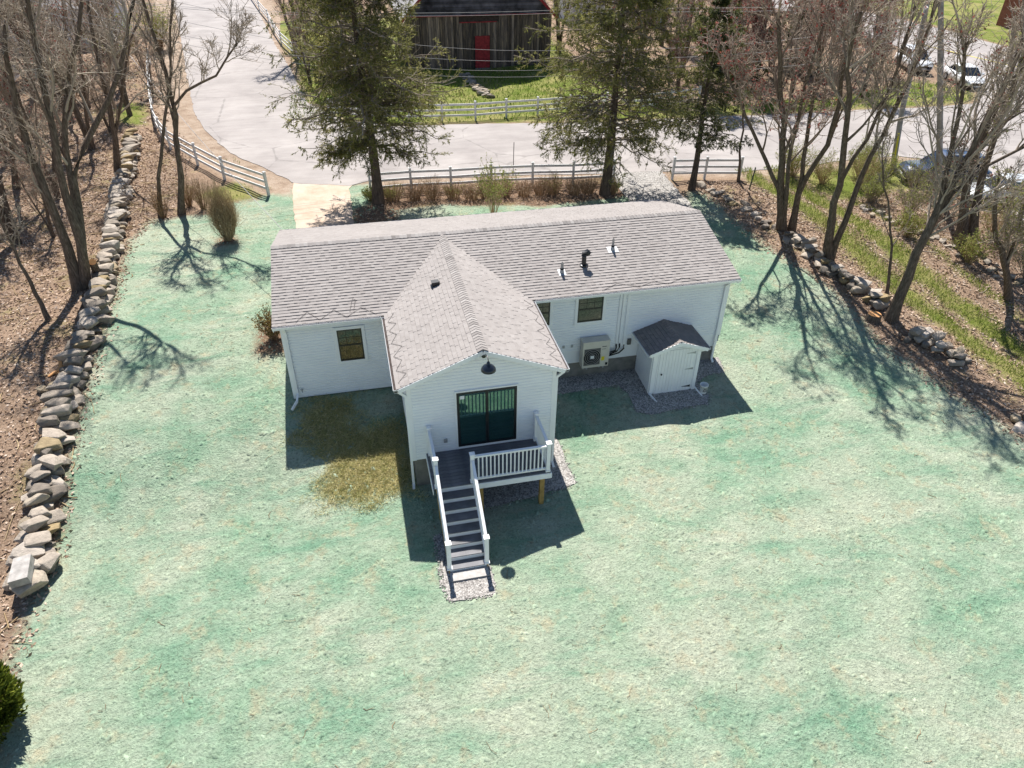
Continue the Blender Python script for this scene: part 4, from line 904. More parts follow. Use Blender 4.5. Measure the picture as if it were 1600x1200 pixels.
TR = {
'LA':[
   [(-8.87, 9.85, 1.03), (-8.67, 9.81, 3.68), (-8.73, 9.82, 5.15), (-8.79, 9.83, 6.92), (-8.56, 9.78, 9.05), (-7.96, 9.64, 11.28)],
   [(-8.74, 9.95, 1.03), (-8.12, 9.8, 2.66), (-8.2, 9.82, 4.87), (-7.61, 9.68, 7.72), (-7.39, 9.63, 9.63), (-7.17, 9.58, 11.06), (-6.8, 9.49, 12.64)],
   [(-8.71, 10.07, 1.03), (-8.07, 10.29, 3.73), (-8.05, 10.67, 5.15), (-7.63, 10.94, 7.67), (-6.88, 11.14, 9.43), (-6.02, 11.32, 11.08), (-5.45, 11.56, 12.59)],
   [(-8.71, 10.07, 1.03), (-8.08, 10.33, 3.72), (-7.87, 10.69, 5.71), (-6.98, 10.89, 6.98), (-5.69, 11.0, 8.46), (-4.74, 11.19, 9.96), (-4.26, 11.49, 11.31), (-3.7, 11.77, 12.54)],
],
'LB':[
   [(-10.31, 25.09, 1.0), (-9.75, 24.96, 3.43), (-9.62, 24.93, 4.92), (-9.5, 24.9, 6.93), (-9.29, 24.85, 9.14), (-8.78, 24.73, 11.21)],
   [(-10.31, 25.09, 1.0), (-9.79, 25.1, 3.29), (-8.76, 24.98, 5.38), (-7.87, 24.9, 7.52), (-6.62, 24.74, 9.39)],
],
'LC':[
   [(-5.77, 17.57, 1.0), (-5.25, 17.45, 3.19), (-4.76, 17.33, 6.55), (-4.67, 17.31, 8.02), (-4.91, 17.37, 9.67), (-4.91, 17.37, 10.96), (-4.84, 17.35, 11.95)],
   [(-5.77, 17.57, 1.0), (-5.23, 17.34, 3.22), (-4.68, 17.11, 6.52), (-3.7, 16.78, 7.42), (-2.54, 16.4, 7.74), (-1.13, 15.97, 9.35)],
],
'LC2':[
   [(-6.8, 17.52, 1.0), (-6.34, 17.41, 2.94), (-5.43, 17.2, 5.43), (-4.33, 16.94, 8.36), (-3.89, 16.84, 10.15), (-3.31, 16.7, 11.75)],
],
'LD':[
   [(-15.27, 23.33, 1.0), (-14.64, 23.18, 3.26), (-14.19, 23.07, 4.96), (-13.37, 22.88, 7.47), (-12.8, 22.75, 9.84)],
],
'LE':[
   [(-9.24, 6.93, 1.1), (-9.34, 6.95, 2.0), (-9.4, 6.97, 3.43), (-9.47, 6.98, 4.11), (-9.43, 6.97, 4.97), (-9.39, 6.96, 5.81)],
],
'RA':[
   [(24.33, 9.54, 0.93), (23.5, 9.29, 3.38), (23.0, 8.97, 4.93), (22.6, 8.62, 6.33), (21.78, 8.36, 7.87), (21.3, 8.03, 9.52), (20.52, 7.77, 11.26)],
   [(24.33, 9.54, 0.93), (23.68, 9.42, 3.0), (23.23, 9.25, 3.41), (21.95, 9.28, 5.35), (21.01, 9.23, 6.53), (20.42, 9.09, 7.43), (19.27, 9.09, 8.87)],
   [(24.4, 9.53, 0.93), (23.6, 9.02, 3.47), (23.01, 8.46, 5.54), (22.65, 7.85, 7.42), (22.14, 7.27, 9.14), (21.95, 6.61, 11.17)],
],
'RB':[
   [(24.83, 9.45, 0.93), (24.39, 9.01, 3.19), (24.43, 8.45, 4.67), (24.53, 7.88, 5.83), (24.17, 7.42, 7.49), (23.56, 7.01, 9.39), (23.37, 6.51, 11.38)],
   [(24.83, 9.45, 0.93), (24.45, 9.09, 3.16), (24.02, 8.74, 5.09), (23.5, 8.41, 6.96), (23.14, 8.04, 9.19), (22.39, 7.77, 11.68)],
],
'RC':[
   [(25.03, 6.42, 0.7), (24.29, 6.15, 2.93), (24.03, 5.77, 4.69), (23.53, 5.44, 6.18), (22.96, 5.13, 8.17), (22.12, 4.88, 9.89), (21.88, 4.49, 11.72)],
   [(25.15, 6.4, 0.7), (25.03, 6.19, 1.67), (25.11, 5.94, 4.37), (25.08, 5.72, 5.99), (25.32, 5.42, 7.36), (25.34, 5.18, 8.79), (25.37, 4.94, 10.47), (25.12, 4.77, 12.02)],
   [(25.03, 6.42, 0.7), (24.44, 6.34, 2.84), (24.32, 6.15, 4.53), (24.62, 5.86, 6.25), (24.69, 5.62, 7.12), (24.72, 5.39, 8.47), (24.74, 5.17, 10.1), (24.51, 5.0, 11.79)],
],
'RD':[
   [(25.05, 1.4, 0.18), (25.05, 1.41, 1.55), (25.14, 1.38, 3.43), (25.35, 1.34, 5.02), (25.6, 1.28, 6.36), (25.79, 1.23, 8.09), (25.96, 1.19, 9.57), (26.02, 1.18, 10.4), (26.06, 1.17, 11.52)],
   [(25.05, 1.4, 0.18), (25.08, 1.44, 1.53), (25.21, 1.46, 3.39), (25.49, 1.43, 5.2), (25.06, 1.58, 7.08), (25.01, 1.63, 8.71), (24.71, 1.75, 10.23), (24.01, 1.96, 11.65)],
   [(25.05, 1.4, 0.18), (25.05, 1.41, 1.55), (25.14, 1.38, 3.43), (25.49, 1.3, 5.64), (26.26, 1.12, 6.78), (27.19, 0.9, 7.4), (27.92, 0.73, 7.88)],
],
'RE':[
   [(32.88, 6.87, 0.74), (32.26, 7.01, 3.02), (31.99, 7.08, 4.81), (31.98, 7.08, 6.59), (32.48, 6.96, 8.54)],
   [(33.41, 6.78, 0.73), (32.89, 7.03, 3.19), (32.79, 7.18, 5.03), (32.82, 7.3, 7.06), (32.78, 7.44, 9.48)],
],
'RF':[
   [(25.98, 3.04, 0.35), (25.52, 3.15, 2.57), (24.86, 3.3, 4.37), (24.38, 3.42, 5.44), (23.89, 3.53, 6.38), (23.72, 3.57, 7.27)],
],
'RG':[
   [(31.37, 1.74, 0.22), (30.59, 1.92, 1.8), (29.79, 2.11, 3.0), (29.02, 2.29, 4.44), (28.69, 2.36, 5.8)],
   [(31.37, 1.74, 0.22), (30.59, 1.92, 1.8), (30.35, 1.98, 3.6), (30.15, 2.02, 4.73)],
],
'RS':[
   [(25.24, 16.09, 1.0), (25.04, 16.14, 2.65), (24.85, 16.18, 4.02), (24.65, 16.23, 5.8), (24.5, 16.27, 7.44)],
],
}
GT = 'bare deciduous trees around the yard'
bare_tree('bare_tree', TR['LA'], [.21, .20, .17, .17], 'large four-stemmed bare tree growing against the left stone wall', 1, (7, 8, 8), (.30, .5, .5), tmin=.35, group=GT)
bare_tree('bare_tree', TR['LB'], [.17, .12], 'dark bare tree on the left stone wall, behind the four-stemmed tree', 2, (8, 7, 7), tmin=.3, group=GT, twig='twig')
bare_tree('bare_tree', TR['LC'], [.15, .11], 'slender bare tree with a long bough reaching over the road', 3, (9, 9, 8), (.28, .5, .5), (50, 45, 45), tmin=.35, group=GT)
bare_tree('bare_tree', TR['LC2'], [.10], 'thin bare sapling left of the bough over the road', 4, (12, 8, 7), (.24, .45, .5), group=GT)
bare_tree('bare_tree', TR['LD'], [.15], 'grey bare tree at the left edge, deep in the woods', 5, (14, 9, 8), group=GT)
bare_tree('bare_tree', TR['LE'], [.095], 'thin crooked trunk on leaf litter at the left edge', 6, (8, 7, 6), (.35, .45, .5), group=GT)
rb = ('redbud', .12, .07, .55)
bare_tree('bare_tree', TR['RA'], [.20, .13, .12], 'three-stemmed maple right of the house at the stone wall', 11, (8, 9, 9), (.36, .5, .5), tmin=.35, group=GT, twig='twig_red', buds=rb)
bare_tree('bare_tree', TR['RB'], [.16, .13], 'leaning twin-stemmed maple just right of the three-stemmed maple', 12, (9, 9, 9), (.36, .5, .5), tmin=.35, group=GT, twig='twig_red', buds=('redbud', .11, .06, .35))
bare_tree('bare_tree', TR['RC'], [.19, .15, .12], 'forked maple on the right stone wall with stems spreading right', 13, (8, 9, 9), (.34, .5, .5), tmin=.35, group=GT, buds=('redbud', .1, .06, .2))
bare_tree('bare_tree', TR['RD'], [.21, .14, .13], 'big maple leaning right beside the cut stump', 14, (8, 9, 9), (.36, .5, .5), tmin=.4, group=GT, buds=('redbud', .1, .06, .15))
bare_tree('bare_tree', TR['RE'], [.24, .22], 'dark double trunk beyond the grassy track near the cars', 15, (8, 8, 8), (.5, .5, .5), tmin=.4, group=GT, buds=('budleaf', .1, .06, .5))
bare_tree('bare_tree', TR['RF'], [.065], 'thin crooked sapling between the forked and leaning maples', 16, (8, 5, 5), (.2, .5, .5), tmin=.3, group=GT)
bare_tree('bare_tree', TR['RG'], [.16, .12], 'dark crooked tree at the right edge beyond the track', 17, (9, 8, 8), (.4, .5, .5), tmin=.3, group=GT, buds=('budleaf', .1, .06, .7))
bare_tree('bare_tree', TR['RS'], [.075], 'thin straight trunk at the end of the short fence', 18, (9, 5, 5), (.22, .5, .5), tmin=.35, group=GT)

def conifer(name, x, y, ht, rad, cb, label, seed, nb=150, mat='needle', droop=.30, tw=20, nd=9, bare=.12, lean=(0, 0), nl=.24, nw=.06, group='evergreen trees', prof=None, maxh=None):
    r = np.random.default_rng(seed); z0 = ground_z(x, y); t = thing(name, (x, y, z0), label, 'tree', group)
    K = 12; s = np.linspace(0, 1, K); P = np.stack([x+lean[0]*s+.05*np.sin(s*9), y+lean[1]*s, z0-.15+ht*s], 1)[None]; Rd = (.018*ht*(1-s*.93)*(1+.35*np.exp(-s*18)))[None]
    V, Fq = tubes(P, Rd, 12); mesh_np('trunk', V, Fq, M['bark_spruce'], parent=t, smooth=True)
    u = np.sort(r.uniform(0, 1, nb))**1.0; zz = cb+(ht*.985-cb)*u
    base = np.stack([np.interp(zz, s*ht, P[0, :, i]) for i in range(3)], 1)
    az = r.uniform(0, 2*np.pi, nb)
    if prof is None: pf = np.minimum(1, .55+1.6*u)*np.clip(1-u, .03, 1)**.72*1.22
    else: pf = np.interp(u, *prof)
    ln = rad*pf*r.uniform(.62, 1.12, nb)
    k = 7; q = np.linspace(0, 1, k); dirh = np.stack([np.cos(az), np.sin(az), np.zeros(nb)], 1)
    lift = (.05+.28*u)[:, None]; dz = ln[:, None]*(lift*q[None]*1.3-droop*(1.15-.9*u)[:, None]*q[None]**1.7+.10*q[None]**4)
    Pb = base[:, None, :]+dirh[:, None, :]*(ln[:, None]*q[None])[:, :, None]; Pb[:, :, 2] += dz
    Pb[:, 1:] += r.normal(size=Pb[:, 1:].shape)*(.035*ln)[:, None, None]
    Rb = (.011*ln+.008)[:, None]*(1-.8*q[None])
    # side twigs
    tb, tr_ = grow(Pb, Rb, tw, .26, 58, -.25, r, bare, 4, .5, .10, .14); tb[:, 1:, 2] -= .03*np.linspace(.3, 1, 3)[None]*1.0
    flat = tb[:, :1, 2:]; tb[:, :, 2:] = flat+(tb[:, :, 2:]-flat)*.75
    Vs, Fs, off, Ts = [], [], 0, []
    for (p, rd, n) in ((Pb, Rb, 5), (tb, np.maximum(tr_, .004), 3)):
        V, Fq = tubes(p, rd, n); Vs.append(V); Fs.append(Fq+off); off += len(V); Ts.append(np.repeat(r.uniform(0, .6, len(p)), len(Fq)//len(p)))
    mesh_np('branches', np.concatenate(Vs), np.concatenate(Fs), M['twig'], np.concatenate(Ts), t)
    # needles: sprays along the twigs, none on the bare inner part of each bough
    n2 = len(tb); keep = r.uniform(0, 1, n2) > .08
    tb = tb[keep]; n2 = len(tb)
    f = r.uniform(.05, 1, (n2, nd)); xi = f*3; i = np.minimum(xi.astype(int), 2); fr = (xi-i)[..., None]; bi = np.arange(n2)[:, None]
    C = (tb[bi, i]*(1-fr)+tb[bi, i+1]*fr).reshape(-1, 3); D = np.repeat(tb[:, -1]-tb[:, 0], nd, 0); D /= np.linalg.norm(D, axis=1)[:, None]+1e-9; D[:, 2] -= .12
    V, Fq = quads_at(C, D, nl, nw, r, .55)
    bt = np.repeat(np.repeat(r.normal(.5, .2, nb), tw)[keep], nd); tint = np.clip(bt+r.normal(0, .17, len(Fq)), 0, 1)
    mesh_np('foliage', V, Fq, M[mat], tint, t)
    return t
conifer('spruce_tree', 4.42, 16.93, 15.0, 4.9, 3.1, 'tall spruce by the driveway, left of the two front spruces', 21, 245, tw=26, nd=20, lean=(-.35, 0), droop=.26, nl=.17, nw=.035, bare=.15)
conifer('spruce_tree', 16.91, 15.82, 15.0, 5.4, 2.6, 'tall open spruce left of the crushed stone path', 22, 195, tw=23, nd=22, lean=(.25, 0), droop=.32, nl=.18, nw=.036, bare=.26)
conifer('small_conifer', 21.95, 15.4, 10.2, 3.3, 2.9, 'small dark conifer behind the short white fence', 23, 95, 'needle2', tw=20, nd=18, nl=.17, nw=.038)

# background trees: a few built ones, then copies
bg = []
def simple_stems(x, y, h_, n, seed, z=1.0, spread=.22):
    r = np.random.default_rng(seed); out = []
    for i in range(n):
        a = r.uniform(0, 6.28); s = spread*r.uniform(.4, 1.2)
        out.append([(x, y, z), (x+math.cos(a)*s*h_*.2, y+math.sin(a)*s*h_*.2, z+h_*.25), (x+math.cos(a)*s*h_*.6, y+math.sin(a)*s*h_*.6, z+h_*.6), (x+math.cos(a)*s*h_*.9, y+math.sin(a)*s*h_*.9, z+h_)])
    return out
pA = bare_tree('bare_tree', simple_stems(31, 33.5, 8.5, 3, 31), [.16, .13, .12], 'reddish budding maple across the road, behind the small conifer', 31, (9, 10, 9), (.42, .5, .5), tmin=.25, group='trees across the road', twig='twig_red', buds=('redbud', .16, .09, .8))
pB = bare_tree('bare_tree', simple_stems(36, 35, 8.5, 3, 32), [.17, .14, .12], 'dense grey bare tree across the road, above the three-stemmed maple', 32, (10, 10, 9), (.42, .5, .5), tmin=.22, group='trees across the road', buds=('redbud', .12, .07, .25))
def clone(src, x, y, rz, sc, label, group='trees across the road'):
    c = copy_tree(src); c.location = (x, y, ground_z(x, y)); c.rotation_euler = (0, 0, rz); c.scale = (sc, sc, sc); c['label'] = label; c['group'] = group; return c
clone(pB, 42, 37, 1.2, 1.0, 'grey bare tree at the left end of the grass island'); clone(pA, 27, 38, 2.1, 1.05, 'reddish bare tree behind the far fence, right of the second spruce')
clone(pB, 33, 42, 3.4, 1.1, 'bare tree behind the reddish maple, near the top edge'); clone(pA, 39, 44, 4.4, 1.1, 'reddish bare tree near the top edge, above the forked maple'); clone(pB, 47, 43, 5.2, 1.0, 'bare tree behind the white parked cars'); clone(pB, 29, 47, .5, 1.15, 'bare tree at the top edge, right of the second spruce crown')
clone(pA, 44, 31.5, 2.9, .75, 'low bushy bare tree at the near edge of the grass island')
conifer('evergreen_tree', 37, 39, 8.5, 3.4, .6, 'dark evergreen across the road, behind the bare maples', 41, 80, 'needle2', tw=15, nd=8, nl=.34, nw=.12, group='evergreens across the road')
conifer('evergreen_tree', 43.5, 40.5, 7.0, 3.4, .5, 'broad dark evergreen left of the parked white cars', 42, 70, 'needle2', tw=15, nd=8, nl=.34, nw=.12, group='evergreens across the road')
conifer('evergreen_tree', 26.5, 43, 8.0, 3.0, .6, 'olive evergreen behind the far fence near the second spruce', 43, 70, 'needle', tw=15, nd=8, nl=.34, nw=.12, group='evergreens across the road')
conifer('evergreen_tree', 4.0, 42, 10, 3.6, .8, 'olive evergreen left of the barn behind the first spruce', 44, 85, 'needle', tw=15, nd=8, nl=.34, nw=.12, group='evergreens across the road')
GW = 'bare trees in the left woods'
for i, (x, y, rz, sc, lb) in enumerate(((-13, 15.5, .3, .95, 'bare grey tree in the left woods behind the crooked trunk'), (-12.8, 30, 1.4, 1.05, 'bare tree beside the far end of the left stone wall'), (-15.5, 36, 2.2, 1.1, 'bare tree in the left woods near the grassy clearing'), (-17, 28, 3.3, 1.15, 'tangled bare tree at the left edge of the woods'), (-14, 46, 4.1, 1.1, 'bare tree left of the white fence, high in the picture'), (-20, 44, 5.0, 1.2, 'bare tree at the upper left corner before the pale house'), (-17.5, 56, .9, 1.2, 'bare tree near the top edge left of the road'), (-11.8, 37, .4, .8, 'bare tree at the left fence near the clearing'), (-19, 20, 1.1, 1.0, 'bare tree at the left edge above the crooked trunk'), (-12.5, 21, 2.6, .8, 'brushy bare tree between the stone wall and grey tree'), (-22, 52, 3.0, 1.2, 'bare tree before the pale house at the top'), (-24, 37, 4.6, 1.1, 'bare tree at the left edge before the second pale house'), (-.2, 54, 2.4, 1.1, 'bare tree shading the receding road from its right edge'), (2.6, 58, 1.9, .95, 'bare tree beside the far fence along the receding road'))):
    clone(pB, x, y, rz, sc, lb, GW)
for i, (x, y, rz, sc, lb) in enumerate(((30, 36, .2, .8, 'low brushy tree behind the far fence, right of the small conifer'), (34, 33.2, 1.3, .72, 'low brushy tree at the far road edge above the maples'), (38.5, 33.0, 2.5, .75, 'brushy tree at the far road edge left of the grass island'), (45, 36.5, 3.6, .85, 'brushy tree in the middle of the grass island'), (41, 48, 4.7, 1.1, 'bare tree at the top edge behind the grass island'), (51, 46, 5.7, 1.0, 'bare tree beyond the white parked cars'), (24.5, 52, .8, 1.1, 'bare tree at the top edge right of the barn'), (36, 54, 1.7, 1.2, 'bare tree at the top edge in the middle of the far wood'), (45, 56, 2.7, 1.2, 'bare tree at the top edge near the far road'))):
    clone(pA if i % 2 else pB, x, y, rz, sc, lb)
BR = ['behind the small conifer at the far road edge', 'under the reddish maple across the road', 'left of the dark evergreen across the road', 'between the two dark evergreens', 'at the back of the grass island', 'beside the far fence end', 'at the far road edge above the forked maple', 'right of the broad evergreen', 'deep in the wood above the three-stemmed maple', 'in the wood behind the grass island', 'near the second white car', 'at the front of the grass island']
for i, (x, y) in enumerate(((28, 33.5), (32, 35), (34.5, 38), (40, 39.5), (47, 37.5), (30.5, 31.8), (40.5, 34.5), (46.5, 40), (31, 40), (43, 44), (50.5, 38.5), (36.5, 31.5))):
    c = clone(pA if i % 3 == 0 else pB, x, y, i*1.9, random.uniform(.38, .55), 'low dense bare brush '+BR[i], 'brush across the road'); c['category'] = 'brush'; c.name = 'bare_brush'
for i, (x, y, sc, lb) in enumerate(((.8, 44, .55, 'bare brush at the near end of the far roadside fence'), (2.2, 52, .6, 'bare brush right of the far roadside fence'), (.4, 60, .6, 'bare brush along the far roadside fence near the top'), (5.5, 37, .5, 'bare brush behind the left spruce across the road'), (6.5, 50, .7, 'bare brush at the left corner of the barn'))):
    c = clone(pB, x, y, i*1.3, sc, lb, 'brush across the road'); c['category'] = 'brush'; c.name = 'bare_brush'
conifer('evergreen_tree', 3.2, 47, 6.5, 2.6, .4, 'olive evergreen by the near end of the far roadside fence', 45, 60, 'needle', tw=15, nd=8, nl=.34, nw=.12, group='evergreens across the road')
LB_ = ['left of the road bend by the white fence', 'beside the stone wall top end', 'behind the four-stemmed tree', 'at the left edge in the middle of the woods', 'under the bronze bush', 'between the grey tree and crooked trunk', 'near the grassy clearing', 'along the left edge above the stone wall']
for i, (x, y) in enumerate(((-11.2, 43), (-12.3, 33), (-11.5, 16), (-15.5, 18), (-19, 36), (-12.5, 11), (-15, 39.5), (-13.5, 27))):
    c = clone(pB, x, y, i*2.3, random.uniform(.35, .5), 'low bare brush '+LB_[i], 'brush in the left woods'); c['category'] = 'brush'; c.name = 'bare_brush'
# budding yellow-green and bronze bushes
def shrub(name, x, y, h_, n, label, seed, spread=.35, twig='twig', leaf=None, ll=.08, lw=.04, lf=4, sub=5, rad=.012, group=None, cat='shrub', base=.12, wig=.08, spindle=False):
    r = np.random.default_rng(seed); z = ground_z(x, y); t = thing(name, (x, y, z), label, cat, group); k = 6; s = np.linspace(0, 1, k)
    a = r.uniform(0, 6.28, n); rr = np.sqrt(r.uniform(0, 1, n)); hh = h_*r.uniform(.6, 1.05, n)*(1-.25*rr)
    o = np.stack([np.cos(a)*rr, np.sin(a)*rr], 1)
    P = np.zeros((n, k, 3)); P[:, :, :2] = np.array([x, y])+o[:, None]*(base+spread*h_*(np.sin(np.clip(s, 0, 1)*2.5)*.95 if spindle else s**1.2)[None]*np.ones((n, 1)))[:, :, None]; P[:, :, 2] = z-.05+hh[:, None]*s[None]
    P[:, 1:, :2] += np.cumsum(r.normal(size=(n, k-1, 2))*wig*h_*.12, axis=1)
    Rd = (rad*r.uniform(.6, 1.2, n))[:, None]*(1-.7*s)[None]
    p2, r2_ = grow(P, Rd, sub, .35, 35, .3, r, .3, 4, .6, .15)
    Vs, Fs, off, Ts = [], [], 0, []
    for (p, rd, nn) in ((P, Rd, 4), (p2, np.maximum(r2_, .0035), 3)):
        V, Fq = tubes(p, rd, nn); Vs.append(V); Fs.append(Fq+off); off += len(V); Ts.append(np.repeat(np.clip(r.normal(.5, .25, len(p)), 0, 1), len(Fq)//len(p)))
    mesh_np('stems', np.concatenate(Vs), np.concatenate(Fs), M[twig], np.concatenate(Ts), t)
    if leaf:
        q = np.repeat(np.arange(len(p2)), lf); j = r.integers(1, 4, len(q)); C = p2[q, j]+r.normal(size=(len(q), 3))*.03; V, Fq = quads_at(C, r.normal(size=C.shape)+np.array([0, 0, .4]), ll, lw, r); mesh_np('leaves', V, Fq, M[leaf], r.uniform(0, 1, len(Fq)), t)
    return t
shrub('ornamental_clump', -3.08, 13.71, 3.1, 260, 'tall straw-coloured upright clump on the left lawn', 51, .14, 'straw', None, sub=9, rad=.010, base=.12, wig=.16, spindle=True)
shrub('dry_shrub', -4.67, 17.9, 1.9, 60, 'brown bare shrub at the lawn edge, right of the slender tree', 52, .25, 'drystalk', None, sub=5, group='bare shrubs by the left fence')
shrub('dry_shrub', -6.6, 17.3, 2.0, 60, 'brown bare shrub at the foot of the thin sapling', 53, .22, 'drystalk', None, sub=5, group='bare shrubs by the left fence')
shrub('dry_shrub', -5.5, 18.6, 1.8, 60, 'brown twiggy shrub between the white fence and slender tree', 54, .35, 'drystalk', 'budleaf', .05, .03, 1, sub=5, group='bare shrubs by the left fence')
shrub('bronze_shrub', -.55, 3.9, 1.5, 60, 'small bronze shrub beside the left end of the house', 55, .33, 'drystalk', 'cedar', .09, .05, 4, sub=5)
shrub('budding_shrub', 10.2, 14.2, 3.2, 26, 'airy shrub with pale green young leaves behind the roof ridge', 56, .30, 'straw', 'budleaf', .10, .055, 5, sub=9, rad=.014)
hl = ['at the left end', 'second from the left', 'third from the left', 'fourth from the left', 'fifth from the left', 'sixth from the left', 'in the middle', 'sixth from the right', 'fifth from the right', 'fourth from the right', 'third from the right', 'second from the right', 'at the right end']
for i in range(13):
    x = 5.4+i*.98+random.uniform(-.2, .2); y = 17.1-i*.09+random.uniform(-.25, .25)
    shrub('hedge_shrub', x, y, random.uniform(1.0, 1.5), 80, f'dry brown hedge shrub before the long fence, {hl[i]}', 60+i, .30, 'drystalk', 'litter' if i % 3 else 'budleaf', .06, .035, 1, sub=4, rad=.013, group='dry hedge before the long fence', base=.3)
for i, (x, y, h_, lb) in enumerate(((4.0, 17.5, .9, 'small yellow-green shrub at the left end post of the long fence'), (5.0, 17.4, .7, 'small yellow-green shrub just right of the first spruce trunk'))):
    shrub('budding_shrub', x, y, h_, 34, lb, 80+i, .4, 'straw', 'budleaf', .09, .05, 4, sub=5)
us = [(33.5, 9.5, 2.4, 'leafing bush at the foot of the dark double trunk'), (34.6, 6.8, 2.6, 'leafing bush right of the dark double trunk'), (35.5, 4.5, 2.6, 'leafing bush at the right edge below the silver car'), (31.5, 13.6, 2.2, 'thin leafing bush left of the navy car'), (34.0, 12.2, 2.0, 'leafing bush at the front of the navy car'), (29.9, 14.8, 1.8, 'thin leafing bush beside the top of the grassy track'), (32.0, 9.9, 1.9, 'leafing bush on the broken stone wall'), (36.5, 7.0, 2.2, 'leafing bush before the nearer white car'), (33.4, 3.0, 2.3, 'leafing bush at the right edge beyond the track'), (28.9, 16.3, 2.0, 'yellow-green bush at the roadside above the track'), (34.3, 17.0, 1.6, 'yellow-green bush on the road edge left of the pole'), (32.6, 15.2, 1.5, 'tan brush between the pale pole and the track'), (31.0, 11.8, 1.6, 'tan brush at the upper end of the broken stone wall'), (30.2, 7.6, 1.3, 'small tan brush left of the broken stone wall'), (33.8, 14.6, 1.4, 'tan brush left of the navy car bonnet'), (31.6, 4.8, 1.5, 'tan brush before the dark crooked tree'), (34.9, 1.2, 2.0, 'tan brush at the right edge below the crooked tree')]
for i, (x, y, h_, lb) in enumerate(us): shrub('roadside_bush', x, y, h_*1.15, 60, lb, 90+i, .5, 'straw' if i % 2 else 'twig', 'budleaf', .085, .045, 2 if i < 9 else 4, sub=8, rad=.013, group='leafing bushes by the track')
fs = [(-15, 52, 5.0, 'budleaf', 'tall yellow-green bush left of the white fence near the top'), (-13.2, 60, 4.6, 'budleaf', 'yellow-green bush at the top edge left of the road'), (-20.5, 38, 3.6, 'cedar', 'bronze bush in the upper left woods'), (-16.5, 41, 3.0, 'cedar', 'bronze bush near the grassy clearing in the upper left'), (-22, 32, 3.2, 'cedar', 'bronze bush at the left edge of the woods')]
for i, (x, y, h_, lf, lb) in enumerate(fs): shrub('woodland_bush', x, y, h_, 70, lb, 110+i, .45, 'drystalk', lf, .16, .09, 4, sub=8, rad=.018, group='bushes in the upper left woods')
SAPL = ['beside the forked maple', 'just right of the forked maple base', 'on the grass strip behind the forked maple', 'left of the thin crooked sapling', 'on the track behind the forked maple', 'on the track behind the crooked sapling', 'in the scattered stone pile', 'near the dark green post']
sp = [(24.6, 8.3), (25.4, 7.8), (26.2, 8.8), (26.0, 5.2), (26.8, 6.9), (27.0, 4.4), (25.9, -1.0), (25.4, 13.0)]
for i, (x, y) in enumerate(sp): shrub('sapling', x, y, random.uniform(1.3, 2.2), 3, 'thin bare sapling stem '+SAPL[i], 130+i, .12, 'drystalk', None, sub=2, rad=.010, group='thin saplings along the right stone wall', base=.05, cat='sapling')
# arborvitae ball at the lower left
def leafy_ball(name, x, y, rx, hz, label, seed, n=9000, mat='arbor'):
    r = np.random.default_rng(seed); z = ground_z(x, y); t = thing(name, (x, y, z), label, 'shrub')
    mb = MB(); mb.tube([(x, y, z-.1), (x, y, z+hz*.8)], [.06, .02], 8); mb.build('trunk', M['bark_spruce'], t)
    v = r.normal(size=(n, 3)); v /= np.linalg.norm(v, axis=1)[:, None]; lump = 1+.13*np.sin(v[:, 0]*7+1)*np.sin(v[:, 1]*6+2)+.10*np.sin(v[:, 2]*9+v[:, 0]*5)
    rad = (r.uniform(.35, 1, n)**.4)*lump; C = v*rad[:, None]*np.array([rx, rx, hz/2])+np.array([x, y, z+hz*.5])
    D = v*np.array([1, 1, .4])+np.array([0, 0, .8]); V, Fq = quads_at(C, D, .17, .055, r, .3)
    mesh_np('foliage', V, Fq, M[mat], np.clip(r.normal(.5, .25, n), 0, 1), t); return t
leafy_ball('arborvitae', -6.5, -9.9, .78, 1.8, 'yellow-green rounded arborvitae cut by the lower left edge', 140)

#=====OBJECTS IN THE WOODS=====
st = thing('tree_stump', (24.3, 1.6, ground_z(24.3, 1.6)), 'cut stump with fresh orange top beside the leaning maple', 'stump'); zz = ground_z(24.3, 1.6)
mb = MB(); mb.tube([(24.3, 1.6, zz-.1), (24.3, 1.6, zz+.10), (24.32, 1.6, zz+.30)], [.36, .31, .28], 14, False); mb.build('bark', M['bark'], st)
mb = MB(); mb.tube([(24.32, 1.6, zz+.28), (24.32, 1.6, zz+.305)], [.277, .272], 14); mb.build('cut_face', M['stump'], st)
lg = thing('tree_stump', (-8.15, 10.6, 1.0), 'sawn stub with orange face at the four-stemmed tree', 'stump')
mb = MB(); mb.tube([(-8.2, 10.5, .9), (-8.15, 10.35, 1.5), (-8.08, 10.1, 2.05)], [.2, .17, .15], 12, False); mb.build('bark', M['bark'], lg)
mb = MB(); mb.tube([(-8.085, 10.12, 2.04), (-8.08, 10.098, 2.058)], [.149, .146], 12); mb.build('cut_face', M['stump'], lg)
sp_ = thing('split_wood', (-7.9, 3.3, ground_z(-7.9, 3.3)), 'splintered orange wood on leaf litter left of the stone wall', 'wood'); zz = ground_z(-7.9, 3.3)
for k, (a, b) in enumerate((((-8.3, 3.0, .02), (-7.7, 3.4, .22)), ((-7.9, 3.1, .03), (-7.95, 3.7, .5)), ((-8.2, 3.2, .03), (-7.75, 3.05, .1)))):
    mb = MB(); mb.beam(Vector(a)+Vector((0, 0, zz)), Vector(b)+Vector((0, 0, zz)), .11, .05); mb.build('splinter', M['stump'], sp_)
gp = thing('marker_post', (25.14, 14.66, 1.0), 'dark green post leaning beside the thin straight trunk', 'post')
mb = MB(); mb.beam((25.14, 14.66, .85), (25.25, 14.62, 2.35), .13, .05); mb.build('post', M['greenpost'], gp)
